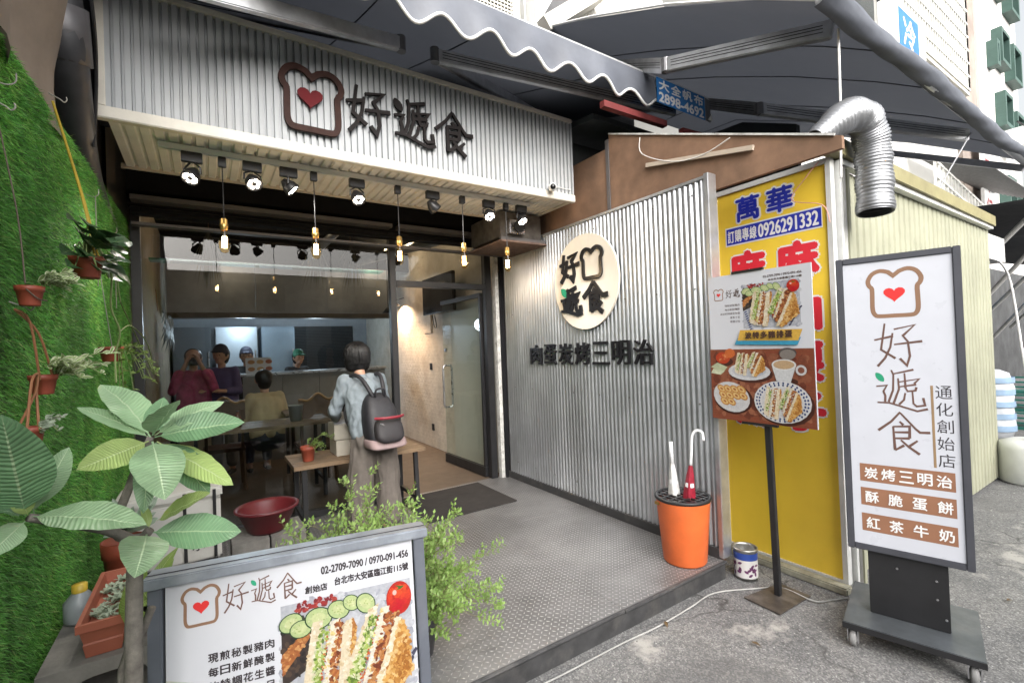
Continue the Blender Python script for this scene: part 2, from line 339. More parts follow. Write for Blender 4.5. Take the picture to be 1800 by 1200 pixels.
# ---- flat print artwork: coloured layers
class Art:
    def __init__(s, F, c): s.F = F; s.mb = MB(); s.mb.c = []; s.k = c
    def poly(s, pts, col, jit=0):
        s.k += .000015; o = len(s.mb.f); poly_mb(s.F, pts, s.k, 0, s.mb)
        for i in range(len(s.mb.f)-o):
            j = 1+random.uniform(-jit, jit); s.mb.c.append(tuple(max(0, x*j) for x in col))
    def ell(s, cx, cy, rx, ry, col, n=20, ang=0, a0=0, a1=2*math.pi, jit=0):
        pts = []
        for i in range(n):
            t = a0+(a1-a0)*i/(n if a1-a0 > 6.2 else n-1); x, y = rx*math.cos(t), ry*math.sin(t)
            pts.append((cx+x*math.cos(ang)-y*math.sin(ang), cy+x*math.sin(ang)+y*math.cos(ang)))
        s.poly(pts, col, jit)
    def rect(s, x0, y0, x1, y1, col): s.poly([(x0, y0), (x1, y0), (x1, y1), (x0, y1)], col)
    def band(s, p, q, w0, w1, cols, n, wob=.3):
        """strip of food from p to q made of many little dabs"""
        k0 = s.k
        for i in range(n):
            s.k = k0+random.random()*.00025; t = random.random(); w = (w0+(w1-w0)*t)*.5; x = p[0]+(q[0]-p[0])*t; y = p[1]+(q[1]-p[1])*t
            L_ = math.hypot(q[0]-p[0], q[1]-p[1]); nx, ny = -(q[1]-p[1])/L_, (q[0]-p[0])/L_; d = random.uniform(-1, 1)*w
            s.ell(x+nx*d, y+ny*d, w*random.uniform(.25, .6), w*random.uniform(.15, .4), random.choice(cols), 7, random.uniform(0, 3.1), jit=.15)
        s.k = k0+.00026
    def mottle(s, pts, cols, n, sz):
        k0 = s.k; xs_ = [p[0] for p in pts]; ys_ = [p[1] for p in pts]; m_ = 0
        def inside(x, y):
            c = False; k = len(pts)
            for i in range(k):
                (x1, y1), (x2, y2) = pts[i], pts[(i+1) % k]
                if (y1 > y) != (y2 > y) and x < (x2-x1)*(y-y1)/(y2-y1)+x1: c = not c
            return c
        for t in range(n*4):
            x, y = random.uniform(min(xs_), max(xs_)), random.uniform(min(ys_), max(ys_))
            if not inside(x, y): continue
            s.k = k0+random.random()*.00022; s.ell(x, y, sz*random.uniform(.4, 1.1), sz*random.uniform(.3, .8), random.choice(cols), 7, random.uniform(0, 3), jit=.08); m_ += 1
            if m_ >= n: break
        s.k = k0+.00023
    def sandwich(s, x0, y0, w, h):
        P = lambda a, b: (x0+a*w, y0+b*h)
        crumb = (.83, .72, .52); crust = (.55, .27, .08); toast = (.72, .42, .14); meat = [(.32, .09, .03), (.42, .13, .05), (.25, .07, .03), (.5, .2, .07)]
        green = [(.3, .42, .09), (.42, .55, .16), (.55, .62, .3), (.2, .3, .06)]; red = [(.6, .1, .04), (.7, .2, .06)]
        for (a, b, lean) in ((0, .0, .16), (.38, .02, .34)):
            for k, (dx, ww) in enumerate(((0, .10), (.20, .08), (.36, .10))):
                s.poly([P(a+dx, b), P(a+dx+ww, b-.03), P(a+dx+ww+lean, b+.82+.04*k), P(a+dx+lean, b+.85+.04*k)], crumb, .05); s.mottle([P(a+dx, b), P(a+dx+ww, b-.03), P(a+dx+ww+lean, b+.82+.04*k), P(a+dx+lean, b+.85+.04*k)], [(.86, .77, .6), (.78, .66, .46), (.9, .82, .68), (.7, .55, .35)], 40, .018*w)
                if k < 2:
                    p, q = P(a+dx+ww+.04, b+.02), P(a+dx+ww+.04+lean, b+.80)
                    s.band(p, q, .10*w, .10*w, meat+[(.6, .3, .1)] if k else green+red, 130)
            s.poly([P(a+.46, b-.02), P(a+.60, b+.05), P(a+.60+lean*1.35, b+.66), P(a+.46+lean, b+.95)], toast, .1); s.mottle([P(a+.46, b-.02), P(a+.60, b+.05), P(a+.60+lean*1.35, b+.66), P(a+.46+lean, b+.95)], [(.62, .33, .09), (.75, .47, .18), (.8, .56, .26), (.5, .23, .06)], 70, .03*w)
            s.poly([P(a+.46, b-.02), P(a+.49, b-.02), P(a+.49+lean, b+.93), P(a+.46+lean, b+.95)], crust, .1)
            s.band(P(a+.55, b+.12), P(a+.56+lean, b+.72), .08*w, .1*w, [(.6, .32, .09), (.78, .5, .2), (.5, .24, .06)], 26)
    def halves(s, x0, y0, x1, y1, q_):
        w, h = x1-x0, y1-y0; P = lambda a, d: (x0+a*w, y1-d*h); Q = lambda *pts: [P(*p) for p in pts]
        cr = [(.86, .78, .62), (.80, .69, .50), (.91, .85, .72), (.72, .58, .38)]; lt = [(.30, .42, .08), (.45, .58, .16), (.60, .68, .34), (.16, .26, .05), (.72, .76, .5)]
        mt = [(.33, .10, .035), (.45, .15, .05), (.22, .06, .025), (.55, .24, .08), (.62, .33, .14)]; tm_ = [(.62, .12, .04), (.72, .24, .08), (.5, .07, .03)]; eg = [(.84, .8, .7), (.9, .86, .78), (.78, .72, .58), (.82, .66, .3)]
        ts = [(.66, .36, .10), (.76, .48, .18), (.82, .58, .28), (.52, .24, .06), (.72, .42, .13)]
        def slice_(p): s.poly(Q(*p), (.83, .73, .55), .04); s.mottle(Q(*p), cr, int(75*q_), .022*w)
        B = lambda a, b_, w0, cols, n: s.band(P(*a), P(*b_), w0*w, w0*w*1.1, cols, n)
        slice_([(.225, .17), (.30, .17), (.235, .95), (.12, .85), (.15, .58)]); B((.315, .22), (.20, .80), .075, lt, int(170*q_)); B((.35, .24), (.235, .88), .035, tm_, int(70*q_)); s.poly(Q((.36, .2), (.43, .18), (.33, .95), (.25, .95)), (.84, .79, .68), .05); B((.395, .2), (.29, .92), .08, eg, int(130*q_)); B((.44, .21), (.335, .92), .085, mt, int(190*q_))
        slice_([(.45, .24), (.525, .20), (.45, .98), (.36, .98)]); s.poly(Q((.525, .20), (.555, .28), (.50, .62), (.45, .98)), (.5, .22, .06)); s.mottle(Q((.525, .20), (.555, .28), (.50, .62), (.45, .98)), ts, int(60*q_), .018*w)
        slice_([(.66, .17), (.735, .14), (.53, .72), (.45, .60)]); B((.70, .24), (.505, .70), .08, lt, int(190*q_)); B((.745, .24), (.54, .78), .04, tm_, int(80*q_)); s.poly(Q((.76, .18), (.82, .18), (.62, .85), (.55, .82)), (.84, .79, .68), .05); B((.785, .2), (.585, .83), .07, eg, int(120*q_)); B((.84, .24), (.625, .90), .10, mt, int(240*q_))
        slice_([(.87, .28), (.915, .30), (.68, .98), (.60, .98)]); p = [(.91, .30), (.96, .42), (.985, .74), (.72, 1.0), (.66, 1.0)]; s.poly(Q(*p), (.70, .42, .15)); s.mottle(Q(*p), ts, int(260*q_), .028*w); s.mottle(Q((.93, .42), (.96, .5), (.97, .7), (.80, .86)), [(.45, .19, .04), (.58, .29, .08)], 60, .025*w)
    def food_photo(s, x0, y0, x1, y1):
        w, h = x1-x0, y1-y0; P = lambda a, d: (x0+a*w, y1-d*h); Q = lambda *pts: [P(*p) for p in pts]
        cr = [(.86, .78, .62), (.80, .69, .50), (.91, .85, .72), (.72, .58, .38)]; lt = [(.30, .42, .08), (.45, .58, .16), (.60, .68, .34), (.16, .26, .05), (.72, .76, .5)]
        mt = [(.33, .10, .035), (.45, .15, .05), (.22, .06, .025), (.55, .24, .08), (.62, .33, .14)]; tm_ = [(.62, .12, .04), (.72, .24, .08), (.5, .07, .03)]; eg = [(.84, .8, .7), (.9, .86, .78), (.78, .72, .58), (.82, .66, .3)]
        ts = [(.66, .36, .10), (.76, .48, .18), (.82, .58, .28), (.52, .24, .06), (.72, .42, .13)]
        s.rect(x0, y0, x1, y1, (.56, .58, .64)); s.mottle(Q((0, 0), (1, 0), (1, 1), (0, 1)), [(.62, .64, .70), (.5, .52, .59), (.66, .68, .73), (.45, .47, .54)], 240, .05*w)
        s.poly(Q((0, .1), (.16, .1), (.3, .45), (0, .6)), (.07, .05, .045)); s.mottle(Q((0, .1), (.16, .1), (.3, .45), (0, .6)), [(.05, .04, .035), (.12, .08, .06), (.03, .025, .025)], 60, .03*w)
        s.poly(Q((0, .36), (.18, .22), (.21, .27), (0, .52)), (.5, .2, .07), .1); s.mottle(Q((0, .36), (.18, .22), (.21, .27), (0, .52)), [(.6, .28, .1), (.42, .15, .05), (.7, .38, .16)], 50, .02*w)
        s.mottle(Q((.1, 0), (.42, 0), (.4, .05), (.12, .1)), [(.4, .04, .04), (.28, .03, .04), (.5, .09, .07)], 40, .025*w)
        for i in range(9): s.poly(Q((.02+.012*i, .62+.05*i), (.07+.012*i, .6+.05*i), (.075+.012*i, .62+.05*i), (.03+.012*i, .645+.05*i)), (.06, .10, .28), .2)
        for i in range(7): s.poly(Q((.80+.03*i, .97-.06*i), (.84+.03*i, .93-.06*i), (.855+.03*i, .95-.06*i), (.82+.03*i, 1-.06*i)), (.10, .10, .16), .2)
        for i, (a, d, r_) in enumerate(((.07, .14, .085), (.14, .2, .08), (.27, .15, .10), (.42, .12, .085), (.52, .09, .07), (.63, .12, .085))):
            an = .3-.25*i; s.ell(*P(a, d), r_*w*1.05, r_*h*.85, (.03, .10, .03), 18, an); s.ell(*P(a, d), r_*w*.95, r_*h*.76, (.55, .66, .34), 18, an); s.ell(*P(a, d), r_*w*.55, r_*h*.42, (.66, .72, .40), 14, an)
            for k in range(16): t = random.uniform(0, 6.28); q = random.uniform(.1, .75)*r_; s.ell(P(a, d)[0]+q*w*math.cos(t), P(a, d)[1]+q*h*.8*math.sin(t), .008*w, .005*h, random.choice([(.76, .78, .5), (.45, .56, .22), (.7, .74, .42)]), 6, t)
        s.ell(*P(.90, .14), .105*w, .135*h, (.55, .03, .02), 22)
        for k in range(60): t = random.uniform(0, 6.28); q = random.random()**.5*.085; s.ell(P(.9, .14)[0]+q*w*math.cos(t), P(.9, .14)[1]+q*h*1.2*math.sin(t), .02*w, .02*h, ((.70+.1*math.sin(t)), .06+.05*math.sin(t), .03), 7, t, jit=.08)
        s.ell(*P(.865, .09), .018*w, .022*h, (.9, .55, .5), 8); s.poly(Q((.87, .03), (.9, .06), (.88, .075), (.92, .07), (.95, .05), (.91, .045)), (.10, .2, .04))
        s.halves(x0, y0, x1, y1, 1.0)
    def build(s, parent, emis=0):
        s.mb.c = [tuple(.66*x**1.12 for x in c) for c in s.mb.c]
        return obj('print', s.mb, mat('poster_print%s' % emis, attr='Col', rough=.45, var=.16, scale=90, emis=emis), parent)

WHITE = (.80, .80, .79)
BROWN = (.30, .17, .10)
print_white = mat('poster_white', (.53, .545, .59), .4, var=.03, scale=3)
ink = mat('ink_dark', (.03, .025, .03), .5, var=.05)
brown_ink = mat('ink_brown', (.25, .14, .085), .5, var=.08)
red_ink = mat('ink_red', (.65, .03, .03), .45, var=.08)
green_ink = mat('ink_green', (.02, .30, .16), .5, var=.1)
black_metal = mat('black_metal', (.018, .018, .020), .42, var=.3, bump=.05)
alu = mat('brushed_aluminium', (.62, .63, .65), .34, .85, var=.2, scale=9)
steel = mat('stainless_steel', (.55, .55, .57), .28, .9, var=.2, scale=5, bump=.04, bscale=20)
cream_paint = mat('cream_painted_trim', (.72, .68, .60), .5, var=.1, dirt=.25, dcol=(.35, .3, .24))
# ================================================================== SETTING
def asphalt():
    M = bpy.data.materials.new('asphalt'); M.use_nodes = True; nt = M.node_tree; N = nt.nodes; Lk = nt.links; b = N['Principled BSDF']
    tc = N.new('ShaderNodeTexCoord')
    def nz(sc, det=6, ro=.6):
        n = N.new('ShaderNodeTexNoise'); n.inputs['Scale'].default_value = sc; n.inputs['Detail'].default_value = det; n.inputs['Roughness'].default_value = ro; Lk.new(tc.outputs['Object'], n.inputs[0]); return n.outputs[0]
    def ramp(f, *st):
        r = N.new('ShaderNodeValToRGB'); Lk.new(f, r.inputs[0]); e = r.color_ramp.elements
        while len(e) < len(st): e.new(.5)
        for x, (p, c) in zip(e, st): x.position = p; x.color = (*c, 1)
        return r.outputs[0]
    base = ramp(nz(1.1, 9, .7), (.30, (.105, .107, .112)), (.48, (.165, .165, .168)), (.60, (.21, .208, .205)), (.72, (.33, .325, .31)))
    vo = N.new('ShaderNodeTexVoronoi'); vo.inputs['Scale'].default_value = 130; Lk.new(tc.outputs['Object'], vo.inputs['Vector'])
    sp = ramp(vo.outputs['Color'], (.25, (.55, .55, .55)), (.6, (1, 1, 1)), (.9, (1.7, 1.7, 1.65)))
    mx = N.new('ShaderNodeMix'); mx.data_type = 'RGBA'; mx.blend_type = 'MULTIPLY'; mx.inputs[0].default_value = .8; Lk.new(base, mx.inputs[6]); Lk.new(sp, mx.inputs[7])
    # pale worn patches of mortar
    pt = ramp(nz(1.9, 10, .68), (.57, (0, 0, 0)), (.64, (1, 1, 1)))
    m2 = N.new('ShaderNodeMix'); m2.data_type = 'RGBA'; Lk.new(pt, m2.inputs[0]); Lk.new(mx.outputs[2], m2.inputs[6]); m2.inputs[7].default_value = (.36, .35, .33, 1)
    sp2 = ramp(nz(55, 2), (.66, (0, 0, 0)), (.70, (1, 1, 1)))
    m3 = N.new('ShaderNodeMix'); m3.data_type = 'RGBA'; Lk.new(sp2, m3.inputs[0]); Lk.new(m2.outputs[2], m3.inputs[6]); m3.inputs[7].default_value = (.42, .42, .41, 1)
    wn_ = N.new('ShaderNodeTexNoise'); wn_.inputs['Scale'].default_value = 3.5; wn_.inputs['Detail'].default_value = 6; Lk.new(tc.outputs['Object'], wn_.inputs[0])
    wa = N.new('ShaderNodeMix'); wa.data_type = 'RGBA'; wa.blend_type = 'ADD'; wa.inputs[0].default_value = .35; Lk.new(tc.outputs['Object'], wa.inputs[6]); Lk.new(wn_.outputs['Color'], wa.inputs[7])
    ck = N.new('ShaderNodeTexVoronoi'); ck.feature = 'DISTANCE_TO_EDGE'; ck.inputs['Scale'].default_value = .9; Lk.new(wa.outputs[2], ck.inputs['Vector'])
    cr_ = ramp(ck.outputs['Distance'], (.003, (1, 1, 1)), (.009, (0, 0, 0))); msk = ramp(nz(.8, 3), (.46, (0, 0, 0)), (.56, (.85, .85, .85)))
    mm = N.new('ShaderNodeMix'); mm.data_type = 'RGBA'; mm.blend_type = 'MULTIPLY'; mm.inputs[0].default_value = 1; Lk.new(cr_, mm.inputs[6]); Lk.new(msk, mm.inputs[7])
    m4 = N.new('ShaderNodeMix'); m4.data_type = 'RGBA'; Lk.new(mm.outputs[2], m4.inputs[0]); Lk.new(m3.outputs[2], m4.inputs[6]); m4.inputs[7].default_value = (.04, .04, .04, 1)
    tar = ramp(nz(.55, 5, .6), (.56, (0, 0, 0)), (.60, (.55, .55, .55))); m5 = N.new('ShaderNodeMix'); m5.data_type = 'RGBA'; Lk.new(tar, m5.inputs[0]); Lk.new(m4.outputs[2], m5.inputs[6]); m5.inputs[7].default_value = (.075, .075, .08, 1)
    Lk.new(m5.outputs[2], b.inputs['Base Color']); b.inputs['Roughness'].default_value = .72
    bp = N.new('ShaderNodeBump'); bp.inputs['Strength'].default_value = .55; bp.inputs['Distance'].default_value = .004; Lk.new(vo.outputs['Distance'], bp.inputs['Height']); Lk.new(bp.outputs[0], b.inputs['Normal'])
    return M
street = struct(obj('street', MB().add([(-120,-120,0),(160,-120,0),(160,120,0),(-120,120,0)], [(0,1,2,3)]), asphalt()))

# ---- steel tread-plate platform
edge_m = mat('platform_edge_steel', (.075, .075, .078), .5, .4, var=.35, scale=9, dirt=.5, dcol=(.2, .19, .18), bump=.1)
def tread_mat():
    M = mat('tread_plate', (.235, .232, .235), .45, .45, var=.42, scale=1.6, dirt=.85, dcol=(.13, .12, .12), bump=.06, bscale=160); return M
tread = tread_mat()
PX0, PX1, PY0, PY1 = -.46, 2.86, 1.87, 4.60
platform = struct(obj('platform', MB().box((PX0, PY0, 0), (PX1, PY1, .106)), edge_m))
for (a, b_) in ((PX0, .62), (.624, 1.898), (1.902, PX1)):
    for (c, d) in ((PY0+.004, 3.296), (3.30, PY1)):
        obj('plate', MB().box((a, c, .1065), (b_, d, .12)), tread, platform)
obj('edge_lip', MB().tube([(PX0, PY0-.002, .112), (1.9, PY0-.002, .112)], .011, 8), edge_m, platform)
obj('edge_lip', MB().tube([(1.904, PY0-.005, .110), (PX1, PY0-.004, .112)], .011, 8), edge_m, platform)
# raised tread lozenges
px, py = np.meshgrid(np.arange(PX0+.02, PX1-.01, .0285), np.arange(PY0+.02, PY1-.01, .0285))
ii, jj = np.meshgrid(np.arange(px.shape[1]), np.arange(px.shape[0])); par = ((ii+jj) % 2).ravel()
c = np.stack([px.ravel(), py.ravel(), np.full(px.size, .1201)], 1); ang = np.where(par == 0, R(45), R(-45))
du = np.stack([np.cos(ang), np.sin(ang), 0*ang], 1); dv = np.stack([-np.sin(ang), np.cos(ang), 0*ang], 1); up = np.array([0, 0, 1.])
vv = np.stack([c+du*.0125, c+dv*.0035, c-du*.0125, c-dv*.0035, c+du*.006+up*.0017, c-du*.006+up*.0017], 1).reshape(-1, 3)
ff = (np.array([(0,1,4),(1,5,4),(1,2,5),(2,3,5),(3,4,5),(3,0,4)])[None]+6*np.arange(len(c))[:, None, None]).reshape(-1, 3)
stuff(rawobj('tread_lozenges', vv, ff, mat('tread_worn', (.47, .465, .46), .34, .6, var=.25, scale=2.2, dirt=.5, dcol=(.15, .14, .14)), platform))

# ---- shop interior shell
ifloor = struct(obj('shop_floor', MB().box((-.46, 4.60, 0), (2.86, 10, .118)), mat('shop_floor_tile', (.13, .095, .07), .5, var=.25, scale=3, dirt=.4, dcol=(.1, .08, .06))))
def brick_wall_mat():
    M = mat('whitewashed_brick', (.72, .66, .58), .75, var=.18, scale=5, dirt=.4, dcol=(.45, .33, .24)); nt = M.node_tree; N = nt.nodes; Lk = nt.links
    tc = N.new('ShaderNodeTexCoord'); mp = N.new('ShaderNodeMapping'); mp.inputs['Rotation'].default_value = (0, R(90), R(90)); Lk.new(tc.outputs['Object'], mp.inputs[0])
    cb = N.new('ShaderNodeCombineXYZ'); sx = N.new('ShaderNodeSeparateXYZ'); Lk.new(tc.outputs['Object'], sx.inputs[0]); Lk.new(sx.outputs[1], cb.inputs[0]); Lk.new(sx.outputs[2], cb.inputs[1])
    bt = N.new('ShaderNodeTexBrick'); bt.inputs['Scale'].default_value = 4.2; bt.inputs['Mortar Size'].default_value = .018; Lk.new(cb.outputs[0], bt.inputs[0])
    no = N.new('ShaderNodeTexNoise'); no.inputs['Scale'].default_value = 22; Lk.new(tc.outputs['Object'], no.inputs[0])
    ad = N.new('ShaderNodeMath'); ad.operation = 'SUBTRACT'; Lk.new(no.outputs[0], ad.inputs[0]); Lk.new(bt.outputs['Fac'], ad.inputs[1])
    bp = N.new('ShaderNodeBump'); bp.inputs['Strength'].default_value = .6; bp.inputs['Distance'].default_value = .012; Lk.new(ad.outputs[0], bp.inputs['Height']); Lk.new(bp.outputs[0], N['Principled BSDF'].inputs['Normal']); return M
struct(obj('wall_right', MB().box((2.872, 4.68, .0), (3.0, 10, 3.4)), brick_wall_mat()))
struct(obj('wall_left', MB().box((-.6, 4.66, 0), (-.455, 10, 3.4)), mat('plaster_beige', (.30, .25, .19), .8, var=.2, scale=3, bump=.1, bscale=30)))
struct(obj('wall_back', MB().box((-.6, 10.0, 0), (3.0, 10.12, 3.4)), mat('kitchen_wall', (.34, .37, .41), .6, var=.12)))
struct(obj('ceiling', MB().box((-.6, 4.72, 3.22), (3.0, 10.1, 3.3)), mat('ceiling_black', (.012, .012, .013), .9, spec=.1)))
# upper floors of the shop's own building
upper = thing('shop_building', 'dark tiled upper floors of the shop building above the awning', 'building', (1, 4.7, 3.42))
obj('wall', MB().box((-1.2, 4.7, 3.42), (5.4, 12, 10)), mat('dark_tile_facade', (.10, .10, .105), .6, var=.3, scale=4), upper)
for i in range(5):
    obj('pipe', MB().tube([(2.55+.09*i, 4.6-.03*i, 3.5), (2.55+.09*i, 4.6-.03*i, 8)], .018+.006*(i % 2), 8), mat('facade_pipe%d' % (i % 2), (.25, .2, .18) if i % 2 else (.55, .55, .53), .6), upper)

# black lintel, beams above the shop window
lint = thing('lintel', 'black painted lintel boards and beams over the shop window', 'lintel', (1.2, 4.5, 2.62))
blk = mat('black_board', (.010, .010, .012), .8, var=.4, scale=3, spec=.2)
obj('board', MB().box((-.47, 4.52, 2.79), (2.87, 4.66, 3.42)), blk, lint)
obj('board', MB().box((-.47, 4.02, 3.36), (2.87, 4.519, 3.4)), blk, lint)
obj('beam', MB().box((-.44, 4.40, 2.80), (1.55, 4.518, 2.835)), mat('grey_beam', (.16, .15, .15), .5, .3), lint)
obj('beam', MB().box((1.62, 4.40, 2.80), (2.86, 4.518, 2.84)), mat('grey_beam'), lint)
obj('beam', MB().box((-.44, 4.43, 2.70), (2.86, 4.517, 2.725)), blk, lint)
obj('beam', MB().box((-.44, 4.44, 2.62), (2.86, 4.517, 2.64)), mat('grey_beam'), lint)

# ---- shop front: steel frame, big window, transom, open door
front = thing('shop_window', 'black steel framed shop window with large clear panes', 'shop window', (.6, 4.6, .12))
fm = black_metal
for (a, b_, z0, z1) in ((-.46, -.40, .12, 2.79), (1.565, 1.625, .12, 2.79), (2.66, 2.74, .12, 2.79)):
    obj('post', MB().box((a, 4.56, z0), (b_, 4.64, z1)), fm, front, bevel=.004)
obj('top_rail', MB().box((-.398, 4.562, 2.73), (1.563, 4.638, 2.788)), fm, front)
obj('top_rail', MB().box((1.627, 4.562, 2.73), (2.658, 4.638, 2.788)), fm, front)
obj('transom_bar', MB().box((1.627, 4.562, 2.25), (2.658, 4.638, 2.31)), fm, front, bevel=.003)
obj('sill', MB().box((-.398, 4.562, .12), (1.563, 4.638, .18)), fm, front)
gl = glass_mat('window_glass', (.72, .75, .75), 1.52)
obj('pane', MB().box((-.398, 4.597, .182), (1.563, 4.605, 2.728)), gl, front)
obj('pane', MB().box((1.627, 4.597, 2.312), (2.658, 4.605, 2.728)), gl, front)
obj('glass_shelf', MB().box((-.36, 4.66, 2.40), (1.53, 4.80, 2.415)), glass_mat('green_glass', (.35, .75, .6), 1.6, .02, .15), front)
sidepost = thing('white_post', 'narrow weathered white post between door frame and corrugated panel', 'post', (2.79, 4.55, .12))
obj('post', MB().box((2.765, 4.52, .12), (2.81, 4.58, 2.62)), mat('weathered_white', (.6, .6, .58), .7, var=.3, scale=20, dirt=.7, dcol=(.15, .13, .12)), sidepost)
obj('dark_strip', MB().box((2.813, 4.50, .12), (2.868, 4.62, 2.72)), blk, sidepost)
door = thing('shop_door', 'glass shop door standing open with tall steel pull handle', 'door', (2.64, 4.66, .12))
DF = frame((2.655, 4.66, .125), (-.03, 1, 0), (0, 0, 1))
obj('pane', MB().fbox(DF, (.035, .11, -.005), (.985, 2.05, .005)), glass_mat('door_glass', (.90, .94, .92), 1.5, .0, .06), door)
obj('bottom_rail', MB().fbox(DF, (0, 0, -.022), (1.0, .108, .022)), fm, door)
obj('top_rail', MB().fbox(DF, (0, 2.052, -.022), (1.0, 2.1, .022)), fm, door)
obj('hinge_stile', MB().fbox(DF, (0, .11, -.02), (.033, 2.05, .02)), fm, door)
def handle(sg):
    p = [DF(.90, .72, sg*.006), DF(.90, .72, sg*.05), DF(.90, .76, sg*.062), DF(.90, 1.22, sg*.062), DF(.90, 1.26, sg*.05), DF(.90, 1.26, sg*.006)]
    return MB().tube(p, .0135, 10)
obj('handle', handle(1), steel, door, True); obj('handle', handle(-1), steel, door, True)
obj('lock', MB().lathe([(0, -.012), (.026, -.012), (.026, .012), (0, .012)], DF(.93, 1.46, 0), 14, (1, 0, 0)), steel, door)
# white reveal panel behind the open door
obj('wall_panel', MB().box((2.845, 4.7, .13), (2.868, 5.85, 2.2)), mat('white_panel', (.66, .64, .58), .55, var=.08, scale=2), None)
struct(bpy.data.objects['wall_panel'])

# ================================================================== FASCIA SIGN
fascia = thing('fascia_sign', 'long white corrugated fascia sign with brown toast logo and lettering', 'shop sign', (1.2, 3.6, 2.88))
rib_w = mat('ribbed_white_metal', (.45, .47, .49), .55, 0, var=.1, scale=3, dirt=.3, dcol=(.42, .4, .37))
def trap(x0, x1, per, g0, dep):
    o = []; x = x0
    while x < x1-1e-6:
        o += [(x, 0), (x+per*.62, 0), (x+per*.70, dep), (x+per*.92, dep)]; x += per
    return o+[(x1, 0)]
FX0, FX1 = -.44, 2.83
pr = trap(FX0+.03, FX1-.015, .0425, 0, .020)
obj('front_sheet', MB().sheet([(x, 3.2+d, 2.945) for x, d in pr], (0, 0, .66)), rib_w, fascia)
obj('soffit_sheet', MB().sheet([(x, 3.212, 2.905+d) for x, d in trap(FX0+.03, FX1-.015, .066, 0, .016)], (0, .80, 0)), mat('ribbed_cream_metal', (.80, .775, .74), .5, 0, var=.1, dirt=.25, dcol=(.4, .33, .27)), fascia)
obj('bottom_trim', MB().box((FX0-.012, 3.180, 2.878), (FX1+.004, 3.232, 2.943)), cream_paint, fascia, bevel=.005)
obj('top_trim', MB().box((FX0-.004, 3.186, 3.600), (FX1+.002, 3.24, 3.635)), cream_paint, fascia, bevel=.004)
obj('end_trim', MB().box((FX0-.006, 3.188, 2.944), (FX0+.034, 3.236, 3.599)), cream_paint, fascia, bevel=.004)
obj('end_trim', MB().box((FX1-.018, 3.190, 2.944), (FX1+.001, 3.3, 3.599)), rib_w, fascia, bevel=.004)
obj('end_sheet', MB().sheet([(FX1+(.008 if i % 2 else -.004), 3.302+i*.02, 2.91) for i in range(34)], (0, 0, .7)), rib_w, fascia)
obj('back_trim', MB().box((FX0, 4.0, 2.892), (FX1, 4.02, 2.925)), mat('soffit_edge', (.55, .49, .42), .5), fascia)
obj('side_trim', MB().box((FX1-.016, 3.24, 2.893), (FX1+.012, 4.0, 2.91)), cream_paint, fascia)
obj('inner_board', MB().box((FX0+.02, 3.235, 2.935), (FX1-.02, 4.0, 3.59)), blk, fascia)
FF = frame((0, 3.196, 0), (1, 0, 0), (0, 0, 1))   # normal toward the street
rust = mat('brown_cut_steel', (.040, .015, .011), .6, 0, spec=.2, var=.35, scale=14)
darkiron = mat('dark_cut_steel', (.010, .007, .007), .6, 0, spec=.2, var=.3, scale=14)
obj('bread_logo', bread_mb(FF, .435, 3.03, .37, .40, .008, .022, .038), rust, fascia)
obj('heart', poly_mb(FF, heart_pts(.605, 3.245, .155, .14), .008, .022), mat('heart_red_metal', (.13, .006, .010), .6, var=.2, spec=.2), fascia)
obj('letter', glyph_mb(FF, 'hao', .83, 3.085, .30, .33, .010, .02, .075), darkiron, fascia)
dl = obj('letter', glyph_mb(FF, 'di', 1.16, 3.075, .31, .335, .010, .02, .066), darkiron, fascia)
obj('leaf_mark', poly_mb(FF, leaf_pts(1.19, 3.345, .10, .10, R(-55)), .010, .02), darkiron, dl)
obj('letter', glyph_mb(FF, 'shi', 1.475, 3.065, .315, .34, .010, .02, .075), darkiron, fascia)

# ---- security camera
sc = thing('security_camera', 'small white dome-nosed security camera on the fascia corner', 'camera', (2.53, 3.1, 2.95))
obj('body', MB().lathe([(0, -.005), (.028, -.005), (.033, .01), (.033, .06), (.026, .075), (0, .075)], (2.545, 3.16, 2.962), 18, (-.45, -.85, -.2)), mat('camera_white', (.75, .75, .74), .35, var=.05), sc, True)
obj('lens', MB().lathe([(.024, 0), (.02, .006), (0, .008)], (2.51, 3.095, 2.946), 16, (-.45, -.85, -.2)), mat('lens_black', (.005, .005, .006), .12), sc, True)
obj('bracket', MB().tube([(2.55, 3.17, 2.965), (2.60, 3.175, 2.985), (2.63, 3.19, 2.99)], .01, 8), mat('camera_white'), sc)
obj('cable', MB().tube([(2.63, 3.188, 2.99), (2.74, 3.187, 2.985), (2.79, 3.187, 2.99)], .004, 6), mat('camera_white'), sc)

# ---- track, spotlights, pendants
track = tag(obj('light_track', MB().box((-.205, 3.425, 2.862), (2.50, 3.455, 2.898)), mat('track_white', (.78, .78, .77), .4, var=.05), bevel=.002), 'thin white lighting track fixed under the fascia soffit', 'track')
led_m = mat('led_warm', (1, .95, .85), .3, var=0, emis=26, ecol=(1, .88, .72))
pos_s = [(-.04, 2.725, (-.30, -.42, -.75), 'leftmost black spotlight over the turf wall side, aimed left and down'), (.285, 2.74, (.18, -.55, -.7), 'second black spotlight from the turf wall, turned toward the street'), (.50, 2.74, (.62, -.12, -.68), 'third black spotlight from the turf wall, seen nearly side-on'),
         (.955, 2.735, (.12, -.5, -.8), 'black spotlight between the second and third hanging bulbs'), (1.55, 2.745, (.75, .1, -.7), 'black spotlight tilted right beside the fourth hanging bulb'), (2.07, 2.745, (-.1, -.55, -.75), 'black spotlight in front of the vent box, left of its pair'), (2.41, 2.745, (.05, -.5, -.8), 'rightmost black spotlight on the track near the fascia corner')]
